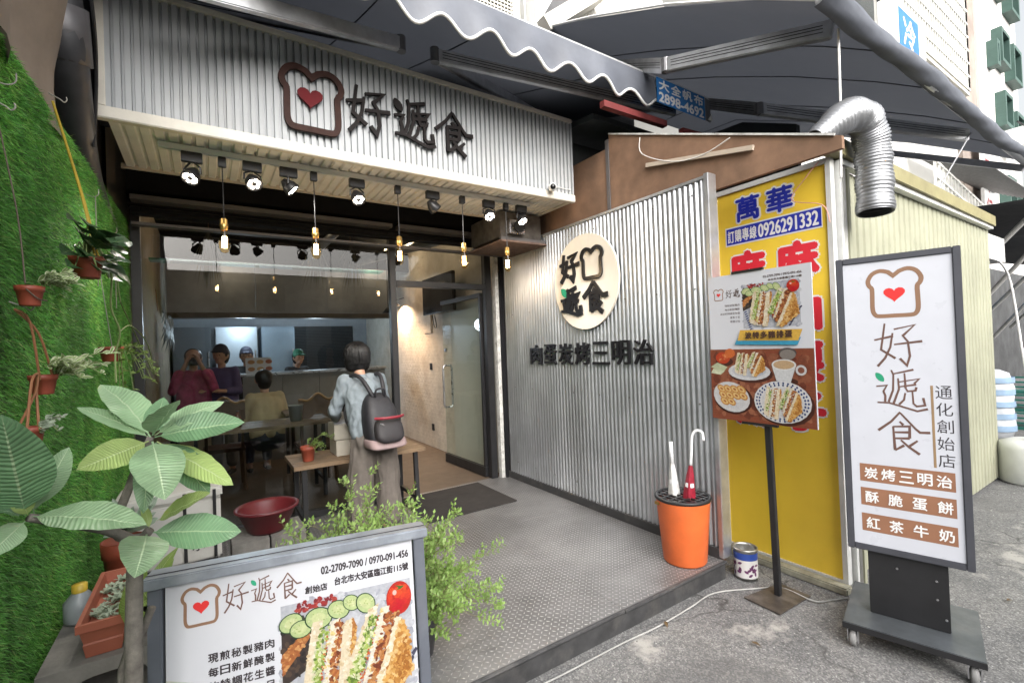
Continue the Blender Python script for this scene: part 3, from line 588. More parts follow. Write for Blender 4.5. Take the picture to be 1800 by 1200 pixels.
for i, (x, z, d, lb) in enumerate(pos_s):
    t = thing('track_spotlight', lb, 'spotlight', (x, 3.44, 2.862), 'spotlights on the white track')
    d = Vector(d).normalized(); hc = Vector((x, 3.44, z))
    obj('mount', MB().box((x-.055, 3.422, 2.80), (x+.055, 3.458, 2.861)), black_metal, t, bevel=.003)
    sdv = d.cross(Vector((0, 0, 1))).normalized()
    yk = MB()
    yk.tube([hc+sdv*.052, hc+sdv*.05+Vector((0, 0, .04)), Vector((x, 3.44, 2.80))+sdv*.012], .006, 6); yk.tube([hc-sdv*.052, hc-sdv*.05+Vector((0, 0, .04)), Vector((x, 3.44, 2.80))-sdv*.012], .006, 6)
    obj('yoke', yk, black_metal, t)
    hd = obj('head', MB().lathe([(0, -.05), (.018, -.05), (.03, -.03), (.046, .0), (.05, .03), (.050, .042), (.044, .042), (.042, .034), (0, .034)], hc, 24, d), black_metal, t, True)
    a = d.orthogonal().normalized(); b_ = d.cross(a)
    for k in range(6):
        q = hc+d*.0345+(a*math.cos(k*math.pi/3)+b_*math.sin(k*math.pi/3))*.027
        obj('led', MB().lathe([(.0108, 0), (.009, .003), (0, .004)], q, 10, d), led_m, hd)
    lamp('spot_light', 'SPOT', hc+d*.055, 13, (1, .95, .88), t, .03, d, 70, .7)
bulb_gl = glass_mat('amber_bulb_glass', (1, .86, .62), 1.5, .02)
fil_m = mat('filament', (1, .7, .35), .3, var=0, emis=42, ecol=(1, .66, .34)); brass = mat('brass', (.55, .36, .12), .35, .9, var=.15)
pend = [(.118, 'hanging filament bulb nearest the turf wall'), (.66, 'second hanging filament bulb from the turf wall'), (1.262, 'third hanging filament bulb, in front of the door post'), (1.815, 'fourth hanging filament bulb, before the door transom'), (2.245, 'fifth hanging filament bulb, beside the corrugated panel')]
first = None
for i, (x, lb) in enumerate(pend):
    if first is None:
        t = thing('pendant_bulb', lb, 'pendant lamp', (x, 3.44, 2.862), 'filament bulbs hanging from the track'); y = 3.44
        obj('mount', MB().box((x-.022, 3.422, 2.80), (x+.022, 3.458, 2.861)), black_metal, t, bevel=.003)
        obj('cord', MB().tube([(x, y, 2.80), (x+.001, y, 2.47)], .0035, 6), black_metal, t)
        obj('socket', MB().lathe([(.008, 2.475), (.02, 2.468), (.021, 2.44), (.024, 2.438), (.022, 2.418), (.019, 2.405), (.018, 2.40)], (x, y, 0), 16), brass, t, True)
        bl = obj('bulb', MB().lathe([(.017, 2.40), (.02, 2.385), (.030, 2.345), (.034, 2.315), (.030, 2.285), (.018, 2.262), (0, 2.255)], (x, y, 0), 20), bulb_gl, t, True)
        fl = MB()
        for k in range(5):
            aa = k*2*math.pi/5; fl.tube([(x+.012*math.cos(aa), y+.012*math.sin(aa), 2.36), (x+.013*math.cos(aa+.3), y+.013*math.sin(aa+.3), 2.29)], .0016, 5)
        obj('filament', fl, fil_m, bl)
        lamp('bulb_light', 'POINT', (x, y, 2.325), 0.9, (1, .93, .86), t, .014); first = t
    else: dup(first, (x, 3.44, 2.862), lb)

# ---- vent box under the soffit
vb = thing('vent_box', 'old grimy metal exhaust box bracketed above the corrugated panel', 'vent', (2.5, 4.0, 2.5))
vm = mat('grimy_metal', (.16, .145, .13), .5, .4, var=.4, scale=12, dirt=.6, dcol=(.05, .04, .03))
obj('casing', MB().box((2.36, 3.72, 2.64), (2.84, 4.3, 2.885)), vm, vb, bevel=.006)
obj('duct_mouth', MB().box((2.43, 3.66, 2.67), (2.60, 3.719, 2.80)), steel, vb, bevel=.004)
obj('fan', MB().lathe([(0, .0), (.05, .0), (.06, -.03), (0, -.03)], (2.52, 3.655, 2.735), 20, (0, 1, 0)), mat('dark_fan', (.01, .01, .01), .4), vb)
for k in range(2): obj('bracket', MB().bar((2.345, 3.7+.56*k, 2.62), (2.86, 3.7+.56*k, 2.62), .03, .03), mat('grey_beam'), vb)
obj('tray', MB().box((2.33, 3.66, 2.585), (2.86, 4.3, 2.602)), mat('rusty_tray', (.2, .13, .1), .7, .2, var=.4, scale=18), vb)

# ================================================================== CORRUGATED PANEL + ROUND SIGN
cp = thing('corrugated_panel', 'tall silver corrugated metal side panel with raised black lettering', 'metal panel', (2.87, 3.2, .12))
galv = mat('galvanised_sheet', (.52, .54, .565), .33, .8, var=.2, scale=2.5, dirt=.4, dcol=(.28, .29, .31))
pf = []
y = 1.905
while y < 4.5: pf.append((2.868+.0085*(1+.10*math.sin(y*11))*math.sin((y-1.905)/.0445*2*math.pi+.25*math.sin(y*7))+.0012*math.sin(y*17), y, .19)); y += .0445/8
for k, (a, b_) in enumerate(((0, len(pf)//2+1), (len(pf)//2, len(pf)))): obj('sheet', MB().sheet([(x-.001*k, yy, z) for x, yy, z in pf[a:b_]], (0, 0, 2.50)), galv, cp, True)
obj('backing', MB().box((2.882, 1.9, .14), (2.93, 4.5, 2.69)), mat('grey_backing', (.2, .2, .2), .7), cp)
obj('edge_trim', MB().box((2.848, 1.868, .13), (2.94, 1.905, 2.72)), alu, cp, bevel=.004)
obj('top_trim', MB().box((2.853, 1.906, 2.688), (2.93, 4.5, 2.708)), alu, cp)
obj('skirting', MB().box((2.845, 1.906, .122), (2.90, 4.52, .19)), mat('skirting_dark', (.045, .045, .047), .6, dirt=.5, dcol=(.2, .18, .15)), cp)
for zz in (.32, 1.15, 1.95, 2.60):
    for k in range(8): obj('screw', MB().lathe([(.007, 0), (.006, .004), (0, .005)], (2.8605, 2.0+.333*k+.01*math.sin(k*5+zz), zz), 8, (-1, 0, 0)), mat('screw_dark', (.2, .19, .18), .5, .6), cp)
PF = frame((2.857, 0, 0), (0, -1, 0), (0, 0, 1))      # a = -y, normal toward -x
let_m = mat('black_acrylic', (.012, .012, .014), .3, var=.1)
for i, ch in enumerate('肉蛋炭烤三明治'):
    a = -3.98+i*.2345; obj('letter', text_mb(PF, ch, a, 1.405+.002*i, .195, .20, .004, .022, .012), let_m, cp)
rs = thing('round_sign', 'round cream shop sign with black characters and toast outline on the panel', 'shop sign', (2.84, 3.1, 2.15))
disc_c = (-3.10, 2.15); dr = .415
obj('disc', poly_mb(PF, [(disc_c[0]+dr*math.cos(2*math.pi*i/64), disc_c[1]+dr*1.02*math.sin(2*math.pi*i/64)) for i in range(64)], .012, .02), mat('cream_disc', (.80, .74, .64), .5, var=.05), rs)
obj('letter', glyph_mb(PF, 'hao', -3.42, 2.17, .27, .265, .033, .014, .115), let_m, rs)
d2 = obj('letter', glyph_mb(PF, 'di', -3.42, 1.855, .29, .26, .033, .014, .105), let_m, rs)
obj('leaf_mark', poly_mb(PF, leaf_pts(-3.365, 2.075, .12, .12, R(-45)), .033, .012), green_ink, d2)
obj('letter', glyph_mb(PF, 'shi', -3.11, 1.855, .30, .29, .033, .014, .115), let_m, rs)
obj('bread_logo', bread_mb(PF, -3.12, 2.165, .265, .265, .033, .014, .032), let_m, rs)

# plywood wall above the panel
ply = mat('old_plywood', (.23, .135, .085), .75, var=.35, scale=4, dirt=.5, dcol=(.12, .075, .05), bump=.1, bscale=40)
pw = thing('plywood_wall', 'brown plywood side wall with slanted top above the corrugated panel', 'wall', (2.97, 2.4, 2.6))
def plyb(y0, z0, y1, z1, zb=2.0, x0=2.952, x1=2.985):
    return MB().add([(x0,y0,zb),(x0,y1,zb),(x0,y1,z1),(x0,y0,z0),(x1,y0,zb),(x1,y1,zb),(x1,y1,z1),(x1,y0,z0)], [(0,3,2,1),(4,5,6,7),(0,1,5,4),(1,2,6,5),(2,3,7,6),(3,0,4,7)])
obj('board', plyb(1.12, 2.69, 2.86, 3.39, 2.62), ply, pw); obj('board', plyb(2.90, 3.28, 4.0, 3.28, 2.62), ply, pw); obj('board', plyb(4.02, 3.28, 4.6, 3.28, 2.62), ply, pw)
obj('board', plyb(1.94, 2.615, 4.5, 2.615, .05), ply, pw)
obj('stud', MB().box((2.945, 2.862, 2.62), (2.99, 2.898, 3.35)), mat('grey_stud', (.12, .11, .11), .7), pw)
obj('batten', MB().bar((2.935, 1.6, 2.80), (2.935, 2.45, 2.98), .02, .03), mat('pale_wood', (.5, .42, .34), .6), pw)
obj('top_strip', MB().bar((2.945, 1.15, 2.705), (2.945, 2.85, 3.392), .012, .012), mat('weathered_white'), pw)
tag(obj('plywood_string', MB().tube(smooth_pts([(2.93, 2.5, 3.22), (2.925, 2.48, 3.08), (2.925, 2.2, 2.92), (2.925, 1.95, 2.88), (2.93, 1.75, 2.92)], 5), .004, 5), mat('string_white', (.65, .63, .6), .8)), 'loose white string hanging from the plywood wall top', 'string')
tag(obj('red_beam', MB().bar((2.65, 2.62, 3.47), (3.4, 2.62, 3.48), .05, .05), mat('red_paint', (.17, .03, .03), .6, var=.4)), 'short red painted steel beam under the awning end', 'beam')
tag(obj('red_beam', MB().bar((3.62, 2.62, 3.47), (4.0, 2.62, 3.49), .05, .05), mat('red_paint')), 'stub of red painted beam above the plywood wall', 'beam')
struct(obj('dark_shed_roof', MB().add([(2.87, 2.95, 3.55), (6.2, 2.95, 3.55), (6.2, 4.7, 3.75), (2.87, 4.7, 3.75), (2.87, 2.95, 3.6), (6.2, 2.95, 3.6), (6.2, 4.7, 3.8), (2.87, 4.7, 3.8)], [(0,3,2,1),(4,5,6,7),(0,1,5,4),(1,2,6,5),(2,3,7,6),(3,0,4,7)]), mat('shed_dark', (.03, .035, .036), .7)))
struct(obj('shed_back', MB().box((2.99, 3.4, 0), (6.4, 3.5, 3.54)), mat('shed_dark')))
# ================================================================== YELLOW SIGN
ys = thing('yellow_sign', 'tall yellow signboard with blue and red characters in white frame', 'signboard', (3.32, 1.74, 0))
yel = mat('yellow_sign_sheet', (.92, .645, .06), .42, var=.07, scale=2, dirt=.5, dcol=(.62, .40, .05))
YF = frame((3.318, 0, 0), (0, -1, 0), (0, 0, 1))
obj('board', MB().box((3.318, 1.355, .055), (3.355, 2.105, 2.68)), yel, ys)
wf = mat('white_frame', (.70, .71, .70), .45, .2, var=.15, dirt=.3, dcol=(.4, .4, .38))
obj('frame', MB().box((3.305, 2.106, .03), (3.36, 2.135, 2.715)), wf, ys); obj('frame', MB().box((3.305, 1.325, .03), (3.36, 1.354, 2.715)), wf, ys)
obj('frame', MB().box((3.305, 1.355, 2.681), (3.36, 2.105, 2.715)), wf, ys); obj('frame', MB().box((3.305, 1.355, .02), (3.36, 2.105, .054)), wf, ys)
blue_i = mat('ink_blue', (.02, .035, .42), .45, var=.06); redy = mat('ink_bright_red', (.72, .03, .05), .45, var=.06); wht = mat('ink_white', (.82, .82, .82), .45, var=.04)
o1, o2, tx = MB(), MB(), MB()
for ch, a in (('萬', -1.96), ('華', -1.735)):
    lo_ = obj('letter_outline', text_mb(YF, ch, a-.012, 2.435, .205, .205, .0012, 0, .075), wht, ys); obj('letter', text_mb(YF, ch, a, 2.447, .18, .18, .0030, 0, .03), blue_i, lo_)
obj('blue_strip_border', poly_mb(YF, [(-2.05, 2.285), (-1.385, 2.285), (-1.385, 2.425), (-2.05, 2.425)], .0012), wht, ys)
obj('blue_strip', poly_mb(YF, [(-2.04, 2.295), (-1.39, 2.295), (-1.39, 2.415), (-2.04, 2.415)], .0024), blue_i, ys)
bst = bpy.data.objects['blue_strip']; obj('lettering', text_mb(YF, '0926291332', -1.80, 2.305, .395, .098, .0036, 0, .03), wht, bst)
for i, ch in enumerate('訂購專線'): obj('letter', text_mb(YF, ch, -2.03+.056*i, 2.308, .052, .092, .0036, 0, .03), wht, bst)
for col, a in (('麻油雞湯', -2.03), ('麻油腰子', -1.69)):
    for i, ch in enumerate(col):
        b0 = 1.965-i*.335
        lo_ = obj('letter_outline', text_mb(YF, ch, a-.012, b0-.012, .304, .294, .0012, 0, .09), wht, ys); obj('letter', text_mb(YF, ch, a, b0, .28, .27, .0030, 0, .055), redy, lo_)
struct(obj('concrete_curb', MB().box((3.22, 1.30, 0), (3.30, 2.14, .045)), mat('mossy_concrete', (.33, .32, .25), .85, var=.4, scale=12, dirt=.6, dcol=(.13, .13, .09), bump=.3), bevel=.008))
gap = tag(obj('brown_strip', MB().box((2.95, 2.14, .0), (3.34, 2.17, 2.75)), mat('brown_strip', (.10, .06, .045), .7, var=.4, scale=9)), 'dark brown boarded gap between corrugated panel and yellow sign', 'board')

# ---- cream corrugated wall facing the street
cw = thing('cream_wall', 'cream ribbed metal wall facing the street behind the light sign', 'wall', (5.2, 1.36, 0))
crm = mat('cream_ribbed', (.34, .345, .255), .6, var=.18, scale=1.5, dirt=.3, dcol=(.38, .37, .27))
obj('sheet', MB().sheet([(x, 1.345+d, .03) for x, d in trap(3.52, 6.97, .11, 0, .016)], (0, 0, 2.64)), crm, cw)
obj('backing', MB().box((3.5, 1.375, 0), (6.96, 1.41, 2.66)), mat('grey_backing'), cw)
obj('top_trim', MB().bar((3.15, 1.30, 2.765), (6.98, 1.32, 2.72), .08, .10), mat('olive_trim', (.26, .235, .12), .6, var=.2), cw)
obj('ledge', MB().bar((3.4, 1.315, 2.69), (6.98, 1.325, 2.66), .05, .035), wf, cw)
post = thing('corner_post', 'grey steel corner post beside the yellow sign', 'post', (3.43, 1.33, 0))
obj('post', MB().box((3.375, 1.30, 0), (3.405, 1.36, 2.70)), wf, post); obj('tube', MB().tube([(3.45, 1.33, 0), (3.45, 1.33, 2.7)], .03, 12), mat('grey_pvc', (.42, .42, .40), .5, var=.25, dirt=.5), post, True)
obj('sleeve', MB().box((3.482, 1.30, 0), (3.515, 1.34, 2.66)), mat('cream_ribbed'), post)

# ---- flexible duct
def path_len(p): return sum((Vector(p[i+1])-Vector(p[i])).length for i in range(len(p)-1))
dp = smooth_pts([(3.00, 1.27, 2.74), (3.12, 1.22, 2.83), (3.24, 1.18, 2.895), (3.36, 1.155, 2.885), (3.44, 1.15, 2.78), (3.462, 1.15, 2.64), (3.455, 1.148, 2.48), (3.44, 1.145, 2.33)], 22)
rad = [min(1, .55+i/70)*(.094+.005*math.sin(i*2*math.pi/3.2)+(.004*math.sin(i*.31))) for i in range(len(dp))]
fd = thing('flexible_duct', 'silver flexible foil duct bending down in front of cream wall', 'duct', (3.44, 1.15, 2.33))
obj('hose', MB().tube(dp, rad, 28, False), mat('foil', (.36, .37, .39), .4, .75, var=.15, scale=12, bump=.25, bscale=60), fd, True)
obj('inner_hose', MB().tube(dp, [r-.006 for r in rad], 20, False), mat('dark_inner', (.1, .1, .1), .6), fd, True)
tag(obj('hanging_rope', MB().tube([(3.226, 1.216, 3.43), (3.219, 1.219, 3.008), (3.206, 1.229, 2.534)], .007, 7), mat('rope_white', (.72, .72, .72), .8, bump=.3, bscale=300)), 'white rope hanging straight down from the big awning bar', 'rope')
tag(obj('stay_wire', MB().tube([(5.914, 1.216, 3.392), (5.2, 1.32, 2.72)], .006, 6), mat('grey_rope', (.35, .36, .38), .7)), 'thin slanting grey stay cord under the big awning', 'cord')
tag(obj('red_string', MB().tube(smooth_pts([(3.29, 1.38, 2.70), (3.285, 1.46, 2.62), (3.285, 1.55, 2.50), (3.285, 1.37, 2.42), (3.285, 1.33, 2.3)], 5), .003, 5), mat('string_pink', (.7, .35, .3), .8)), 'tangled pink plastic string on the yellow sign corner', 'string')

# ================================================================== AWNINGS
fab_d = mat('awning_fabric', (.15, .155, .17), .75, var=.12, scale=1.2, bump=.08, bscale=30)
def _translucent(M, fac, col):
    nt = M.node_tree; N = nt.nodes; Lk = nt.links; tr = N.new('ShaderNodeBsdfTranslucent'); tr.inputs[0].default_value = (*col, 1); ms = N.new('ShaderNodeMixShader'); ms.inputs[0].default_value = fac
    Lk.new(N['Principled BSDF'].outputs[0], ms.inputs[1]); Lk.new(tr.outputs[0], ms.inputs[2]); Lk.new(ms.outputs[0], N['Material Output'].inputs[0])
_translucent(fab_d, .38, (.34, .355, .39))
fab_l = mat('awning_valance', (.11, .12, .145), .5, var=.3, scale=2.5, bump=.35, bscale=9, dirt=.45, dcol=(.19, .205, .235))
def awn(name, lb, x0, x1, pr, thick=.006, nx=14):
    t = thing(name, lb, 'awning', ((x0+x1)/2, pr[0][0], pr[0][1])); mb = MB()
    for lay in (0, thick):
        o = len(mb.v)
        for i in range(nx+1):
            x = x0+(x1-x0)*i/nx
            for j, (y, z) in enumerate(pr): mb.v.append((x, y, z+lay-.02*math.sin(math.pi*j/(len(pr)-1))*(.6+.4*math.cos(i*2*math.pi/nx*2))))
        n = len(pr)
        for i in range(nx):
            for j in range(n-1): mb.f.append((o+i*n+j, o+i*n+j+1, o+(i+1)*n+j+1, o+(i+1)*n+j))
    obj('canopy', mb, fab_d, t, True)
    for q_ in range(1, 5):
        i = round(nx*q_/5); x = x0+(x1-x0)*i/nx; obj('seam', MB().tube([(x, y, z-.02*math.sin(math.pi*j/(len(pr)-1))*(.6+.4*math.cos(i*2*math.pi/nx*2))-.003) for j, (y, z) in enumerate(pr)], .005, 5), fab_d, t)
    return t
lin = lambda y0, z0, y1, z1, n=8: [(y0+(y1-y0)*i/n, z0+(z1-z0)*i/n) for i in range(n+1)]
def arm(t, pts, w=.035, h=.075):
    for p, q in zip(pts[:-1], pts[1:]):
        p, q = Vector(p), Vector(q); o = obj('arm', MB().bar(p, q, w, h), alu, t, bevel=.006)
        d = (q-p).normalized(); s_ = d.cross(Vector((0, 0, 1))).normalized()
        for k in (-.018, .004, .022): obj('groove', MB().bar(p+d*.05-s_*(w/2+.0005)+Vector((0, 0, k)), q-d*.05-s_*(w/2+.0005)+Vector((0, 0, k)), .003, .004), black_metal, o)
    for p in pts[1:-1]: obj('elbow', MB().lathe([(0, -.05), (.032, -.05), (.032, .05), (0, .05)], p, 14), mat('dark_alu', (.2, .2, .21), .4, .7), t)
a1 = awn('shop_awning', 'grey retractable awning with scalloped white-edged valance over the shop', -1.2, 3.97, lin(2.6, 3.80, 4.66, 4.50))
obj('front_bar', MB().tube([(-1.2, 2.6, 3.797), (3.97, 2.6, 3.817)], .038, 12), mat('bar_white', (.60, .61, .62), .4, .3, var=.1), a1, True)
def scal(x): return 3.585+.046*math.cos((x-.76)/.332*2*math.pi+math.pi)
xs = np.arange(-1.2, 3.215, .011); mbv = MB()
for i, x in enumerate(xs):
    w = .016*math.sin(x*7)+.010*math.sin(x*18+1)
    for k, t in enumerate((0, .33, .66, 1)): mbv.v.append((x, 2.558-.014*t+w*t, 3.812+(scal(x)-3.812)*t))
for i in range(len(xs)-1):
    for k in range(3): mbv.f.append((4*i+k, 4*i+4+k, 4*i+5+k, 4*i+1+k))
obj('valance', mbv, fab_l, a1, True)
obj('valance_trim', MB().tube([mbv.v[4*i+3] for i in range(0, len(xs), 2)], .011, 6), mat('trim_white', (.74, .74, .73), .6, var=.1), a1, True)
VF = frame((0, 2.545, 0), (1, 0, 0), (0, 0, 1))
lbp = obj('maker_label', MB().fbox(VF, (3.218, 3.598, -.003), (3.88, 3.812, 0)), mat('label_blue', (.02, .17, .48), .5, var=.06), a1)
for i, ch in enumerate('大全帆布'): obj('letter', text_mb(VF, ch, 3.245+.158*i, 3.712, .135, .09, .001, 0, .04), wht, lbp)
obj('lettering', text_mb(VF, '2898-4692', 3.24, 3.608, .62, .088, .001, 0, .05), wht, lbp)
obj('end_flap', MB().add([(3.885, 2.545, 3.81), (3.98, 2.55, 3.80), (3.975, 2.556, 3.60), (3.885, 2.547, 3.60)], [(0,1,2,3)]), fab_d, a1)
obj('corner_tip', MB().add([(3.905, 2.535, 3.605), (3.98, 2.54, 3.61), (3.975, 2.54, 3.68)], [(0,1,2)]), mat('trim_white'), a1)
arm(a1, [(-.2, 2.72, 3.40), (1.157, 2.99, 3.665), (-.55, 4.1, 4.15)], .045, .09); arm(a1, [(3.64, 2.69, 3.69), (1.404, 2.99, 3.665), (3.1, 4.05, 4.12)], .045, .09)
a2 = awn('large_awning', 'wide dark grey awning over the neighbouring stall with folding arms', 2.906, 7.744, [(1.152, 3.443), (1.536, 3.699), (2.176, 4.07), (2.944, 4.454), (3.968, 4.915), (4.66, 4.95)], nx=16)
obj('front_bar', MB().tube([(2.88, 1.152, 3.443), (7.808, 1.152, 3.43)], .04, 12), alu, a2, True)
mbv = MB(); xs = np.linspace(2.816, 7.872, 120); fy, fz = (1.152, 3.45)
for i, x in enumerate(xs):
    for k in range(9):
        t = k/8; an = R(200)*t; rr = .064+.006*math.sin(x*4+k)+.004*math.sin(x*13+2*k); mbv.v.append((x, fy-rr*math.sin(an)-.005, fz+rr*math.cos(an)-.015*math.sin(x*2.3)))
for i in range(len(xs)-1):
    for k in range(8): mbv.f.append((9*i+k, 9*i+9+k, 9*i+10+k, 9*i+1+k))
obj('rolled_valance', mbv, fab_l, a2, True)
obj('edge_piping', MB().tube([(2.903, y, z) for y, z in [(1.152, 3.443), (1.536, 3.699), (2.176, 4.07), (2.944, 4.454), (3.968, 4.915), (4.66, 4.95)]], .010, 6), mat('trim_white'), a2)
arm(a2, [(3.226, 1.242, 3.443), (2.944, 2.24, 3.661), (3.776, 3.904, 4.774)], .05, .105); arm(a2, [(5.914, 1.242, 3.379), (4.122, 2.176, 3.597), (4.992, 3.814, 4.672)], .05, .105)
obj('side_rail', MB().bar((7.744, 1.178, 3.379), (7.744, 3.84, 4.736), .05, .07), alu, a2)
struct(obj('stall_side_wall', MB().box((7.0, 3.2, 0), (7.1, 4.7, 5)), mat('shed_dark')))

# ================================================================== SANDWICH POSTER STAND
ps = thing('poster_stand', 'black pole stand holding a white sandwich menu poster before the yellow sign', 'poster stand', (2.88, 1.55, 0))
obj('base_plate', MB().add([(2.72, 1.66, .004), (2.71, 1.44, .004), (3.05, 1.43, .004), (3.05, 1.62, .004), (2.72, 1.66, .012), (2.71, 1.44, .012), (3.05, 1.43, .012), (3.05, 1.62, .012)], [(0,3,2,1),(4,5,6,7),(0,1,5,4),(1,2,6,5),(2,3,7,6),(3,0,4,7)]), mat('scuffed_plate', (.10, .085, .075), .5, .4, var=.4, scale=14, dirt=.6, dcol=(.22, .2, .18)), ps)
obj('pole', MB().bar((2.905, 1.55, .012), (2.862, 1.545, 1.16), .034, .034, (0, 1, 0)), black_metal, ps, bevel=.003)
QF = frame((2.838, 1.893, 1.072), (0, -1, -.001), (0, 0, 1)); PWd, PHt = .64, .935
bd = obj('board', MB().fbox(QF, (0, 0, -.008), (PWd, PHt, 0)), print_white, ps)
obj('clip', MB().fbox(QF, (.17, PHt+.001, -.014), (.37, PHt+.016, .006)), black_metal, ps); obj('clip', MB().fbox(QF, (.20, -.016, -.014), (.42, -.001, .006)), black_metal, ps)
obj('bracket', MB().fbox(QF, (.27, .02, -.024), (.33, .92, -.009)), black_metal, ps)
A = Art(QF, .0002); bx = A.rect
A.food_photo(.235, .585, .575, .855)
A.poly([(.175, .485), (.555, .475), (.575, .52), (.195, .525)], (.08, .42, .62)); A.poly([(.195, .51), (.56, .50), (.585, .565), (.215, .575)], (.85, .55, .12))
# breakfast table photograph
bx(0, .0, PWd, .455, (.30, .10, .055))
for i in range(26): A.poly([(0, .017*i), (PWd, .017*i+.01), (PWd, .017*i+.014), (0, .017*i+.006)], (.24+.1*random.random(), .08, .045))
A.mottle([(.035, .03), (PWd-.035, .03), (PWd-.035, .42), (.035, .42)], [(.26, .085, .05), (.34, .13, .075), (.2, .06, .035), (.4, .17, .1)], 420, .03); [A.ell(x_, y_, rx_, ry_, (.10, .035, .025)) for x_, y_, rx_, ry_ in ((.27, .30, .14, .055), (.15, .135, .13, .095), (.465, .125, .17, .125), (.49, .262, .06, .022), (.10, .375, .06, .03))]; A.ell(.09, .40, .05, .038, (.55, .08, .03)); A.mottle([(.06, .38), (.12, .38), (.12, .42), (.06, .42)], [(.7, .2, .07), (.6, .12, .04), (.75, .32, .15)], 24, .012); A.ell(.14, .43, .035, .03, (.7, .2, .06)); A.poly([(.0, .34), (.09, .31), (.12, .34), (.05, .37)], (.6, .65, .45), .1); A.poly([(0, .30), (.07, .29), (.1, .315), (.02, .33)], (.7, .74, .55), .1)
A.ell(.26, .315, .135, .055, (.72, .73, .76)); A.ell(.26, .32, .11, .04, (.6, .62, .68)); A.halves(.14, .285, .37, .465, .45)
A.ell(.50, .43, .05, .03, (.12, .1, .1)); A.ell(.50, .42, .045, .03, (.3, .27, .25)); A.poly([(.405, .36), (.43, .265), (.51, .255), (.545, .36)], (.72, .73, .75)); A.ell(.475, .36, .07, .033, (.8, .8, .8)); A.ell(.475, .36, .06, .026, (.62, .45, .28)); A.ell(.57, .33, .03, .03, (.7, .7, .72)); A.ell(.57, .33, .018, .018, (.3, .12, .08))
A.ell(.14, .15, .125, .095, (.70, .70, .72), ang=-.25); A.ell(.14, .155, .105, .078, (.66, .66, .69), ang=-.25); A.mottle([(.06, .13), (.13, .09), (.22, .15), (.14, .21)], [(.72, .72, .74), (.6, .6, .63)], 40, .02)
for i in range(10):
    cx_, cy_ = .075+.045*(i % 4)+.01*(i//4), .20-.04*(i//4); A.ell(cx_, cy_, .034, .022, (.62, .33, .1), 14, -.6, jit=.1); A.ell(cx_, cy_, .024, .014, (.8, .58, .28), 12, -.6); A.ell(cx_, cy_, .012, .007, (.5, .2, .06), 10, -.6)
A.ell(.455, .14, .165, .125, (.78, .78, .8)); 
for i in range(34):
    t = 2*math.pi*i/34
    for rr in (.9, .8): A.ell(.455+.165*rr*math.cos(t), .14+.125*rr*math.sin(t), .006, .007, (.05, .09, .25), 6)
A.ell(.455, .145, .118, .088, (.72, .72, .74)); A.halves(.315, .03, .575, .27, .55)
ART_TOP = A.k; A.build(bd)
lg = obj('logo', bread_mb(QF, .038, .775, .07, .075, .0008, 0, .005), brown_ink, bd); obj('heart', poly_mb(QF, heart_pts(.073, .812, .028, .026), .0009), red_ink, lg)
ink_bd = mat('ink_brown_dark', (.06, .03, .02), .5)
for i, k in enumerate(('hao', 'di', 'shi')): obj('letter', glyph_mb(QF, k, .122+.052*i, .785, .047, .055, .0008, 0, .07), ink_bd, bd)
for a_ in (('創始店', .285, .79, .035, .012), ('02-2709-7090 / 0970-091-456', .37, .885, .22, .014), ('台北市大安區臨江街115號', .40, .862, .19, .014)): obj('lettering', text_mb(QF, *a_, .0008, 0, .03), ink_bd, bd)
for i, s_ in enumerate(('現煎秘製豬肉', '每日新鮮醃製', '淡淡的特調花生醬', '香氣十足', '荷蛋沙拉')): obj('lettering', text_mb(QF, s_, .215-.017*len(s_), .73-.026*i, .017*len(s_), .014, .0008), ink_bd, bd)
for i, ch in enumerate('波特多豬排蛋'): obj('letter', text_mb(QF, ch, .252+.048*i, .519, .043, .043, ART_TOP+.0006, 0, .05), ink_bd, bd)

# ================================================================== LIGHT BOX SIGN ON CASTORS
ls = thing('light_box_sign', 'white light box street sign on wheeled black base with toast logo', 'light sign', (3.02, .92, 0))
u = Vector((.2588, -.966, 0)).normalized(); SF = frame((2.869, 1.144, .457), u, (0, 0, 1)); SW, SH = .49, 1.54
SC = lambda a, b, c=0: SF(a*.916, b*.965, c)
grey_f = mat('slate_frame', (.085, .088, .105), .42, .3, var=.15)
obj('housing', MB().fbox(SF, (.004, .004, -.09), (SW-.004, SH-.004, -.003)), grey_f, ls)
for (a, b_, c_, d) in ((0, 0, .030, SH), (SW-.030, 0, SW, SH)): obj('frame', MB().fbox(SF, (a, b_, -.095), (c_, d, .010)), grey_f, ls, bevel=.003)
for (a, b_, c_, d) in ((.031, 0, SW-.031, .031), (.031, SH-.031, SW-.031, SH)): obj('frame', MB().fbox(SF, (a, b_, -.095), (c_, d, .009)), grey_f, ls, bevel=.003)
lbx = obj('diffuser', MB().fbox(SF, (.031, .032, -.002), (SW-.031, SH-.032, .001)), mat('lit_acrylic', (.53, .545, .60), .3, var=.04, emis=.03, ecol=(.86, .9, 1)), ls)
obj('bread_logo', bread_mb(SC, .145, 1.265, .235, .25, .0016, 0, .021), brown_ink, lbx); obj('heart', poly_mb(SC, heart_pts(.262, 1.385, .095, .085), .0016), red_ink, lbx)
for a_ in (('hao', .165, 1.00, .205, .235, .0016, 0, .048), ('di', .165, .765, .215, .225, .0016, 0, .04), ('shi', .165, .545, .22, .225, .0016, 0, .048)): obj('letter', glyph_mb(SC, *a_), mat('ink_mocha', (.14, .075, .06), .5), lbx)
obj('leaf_mark', poly_mb(SC, leaf_pts(.182, .945, .055, .06, R(-50)), .0016), green_ink, lbx)
obj('rule_line', poly_mb(SC, [(.393, .49), (.404, .49), (.404, .905), (.393, .905)], .0016), mat('ink_tan', (.30, .20, .11), .5), lbx)
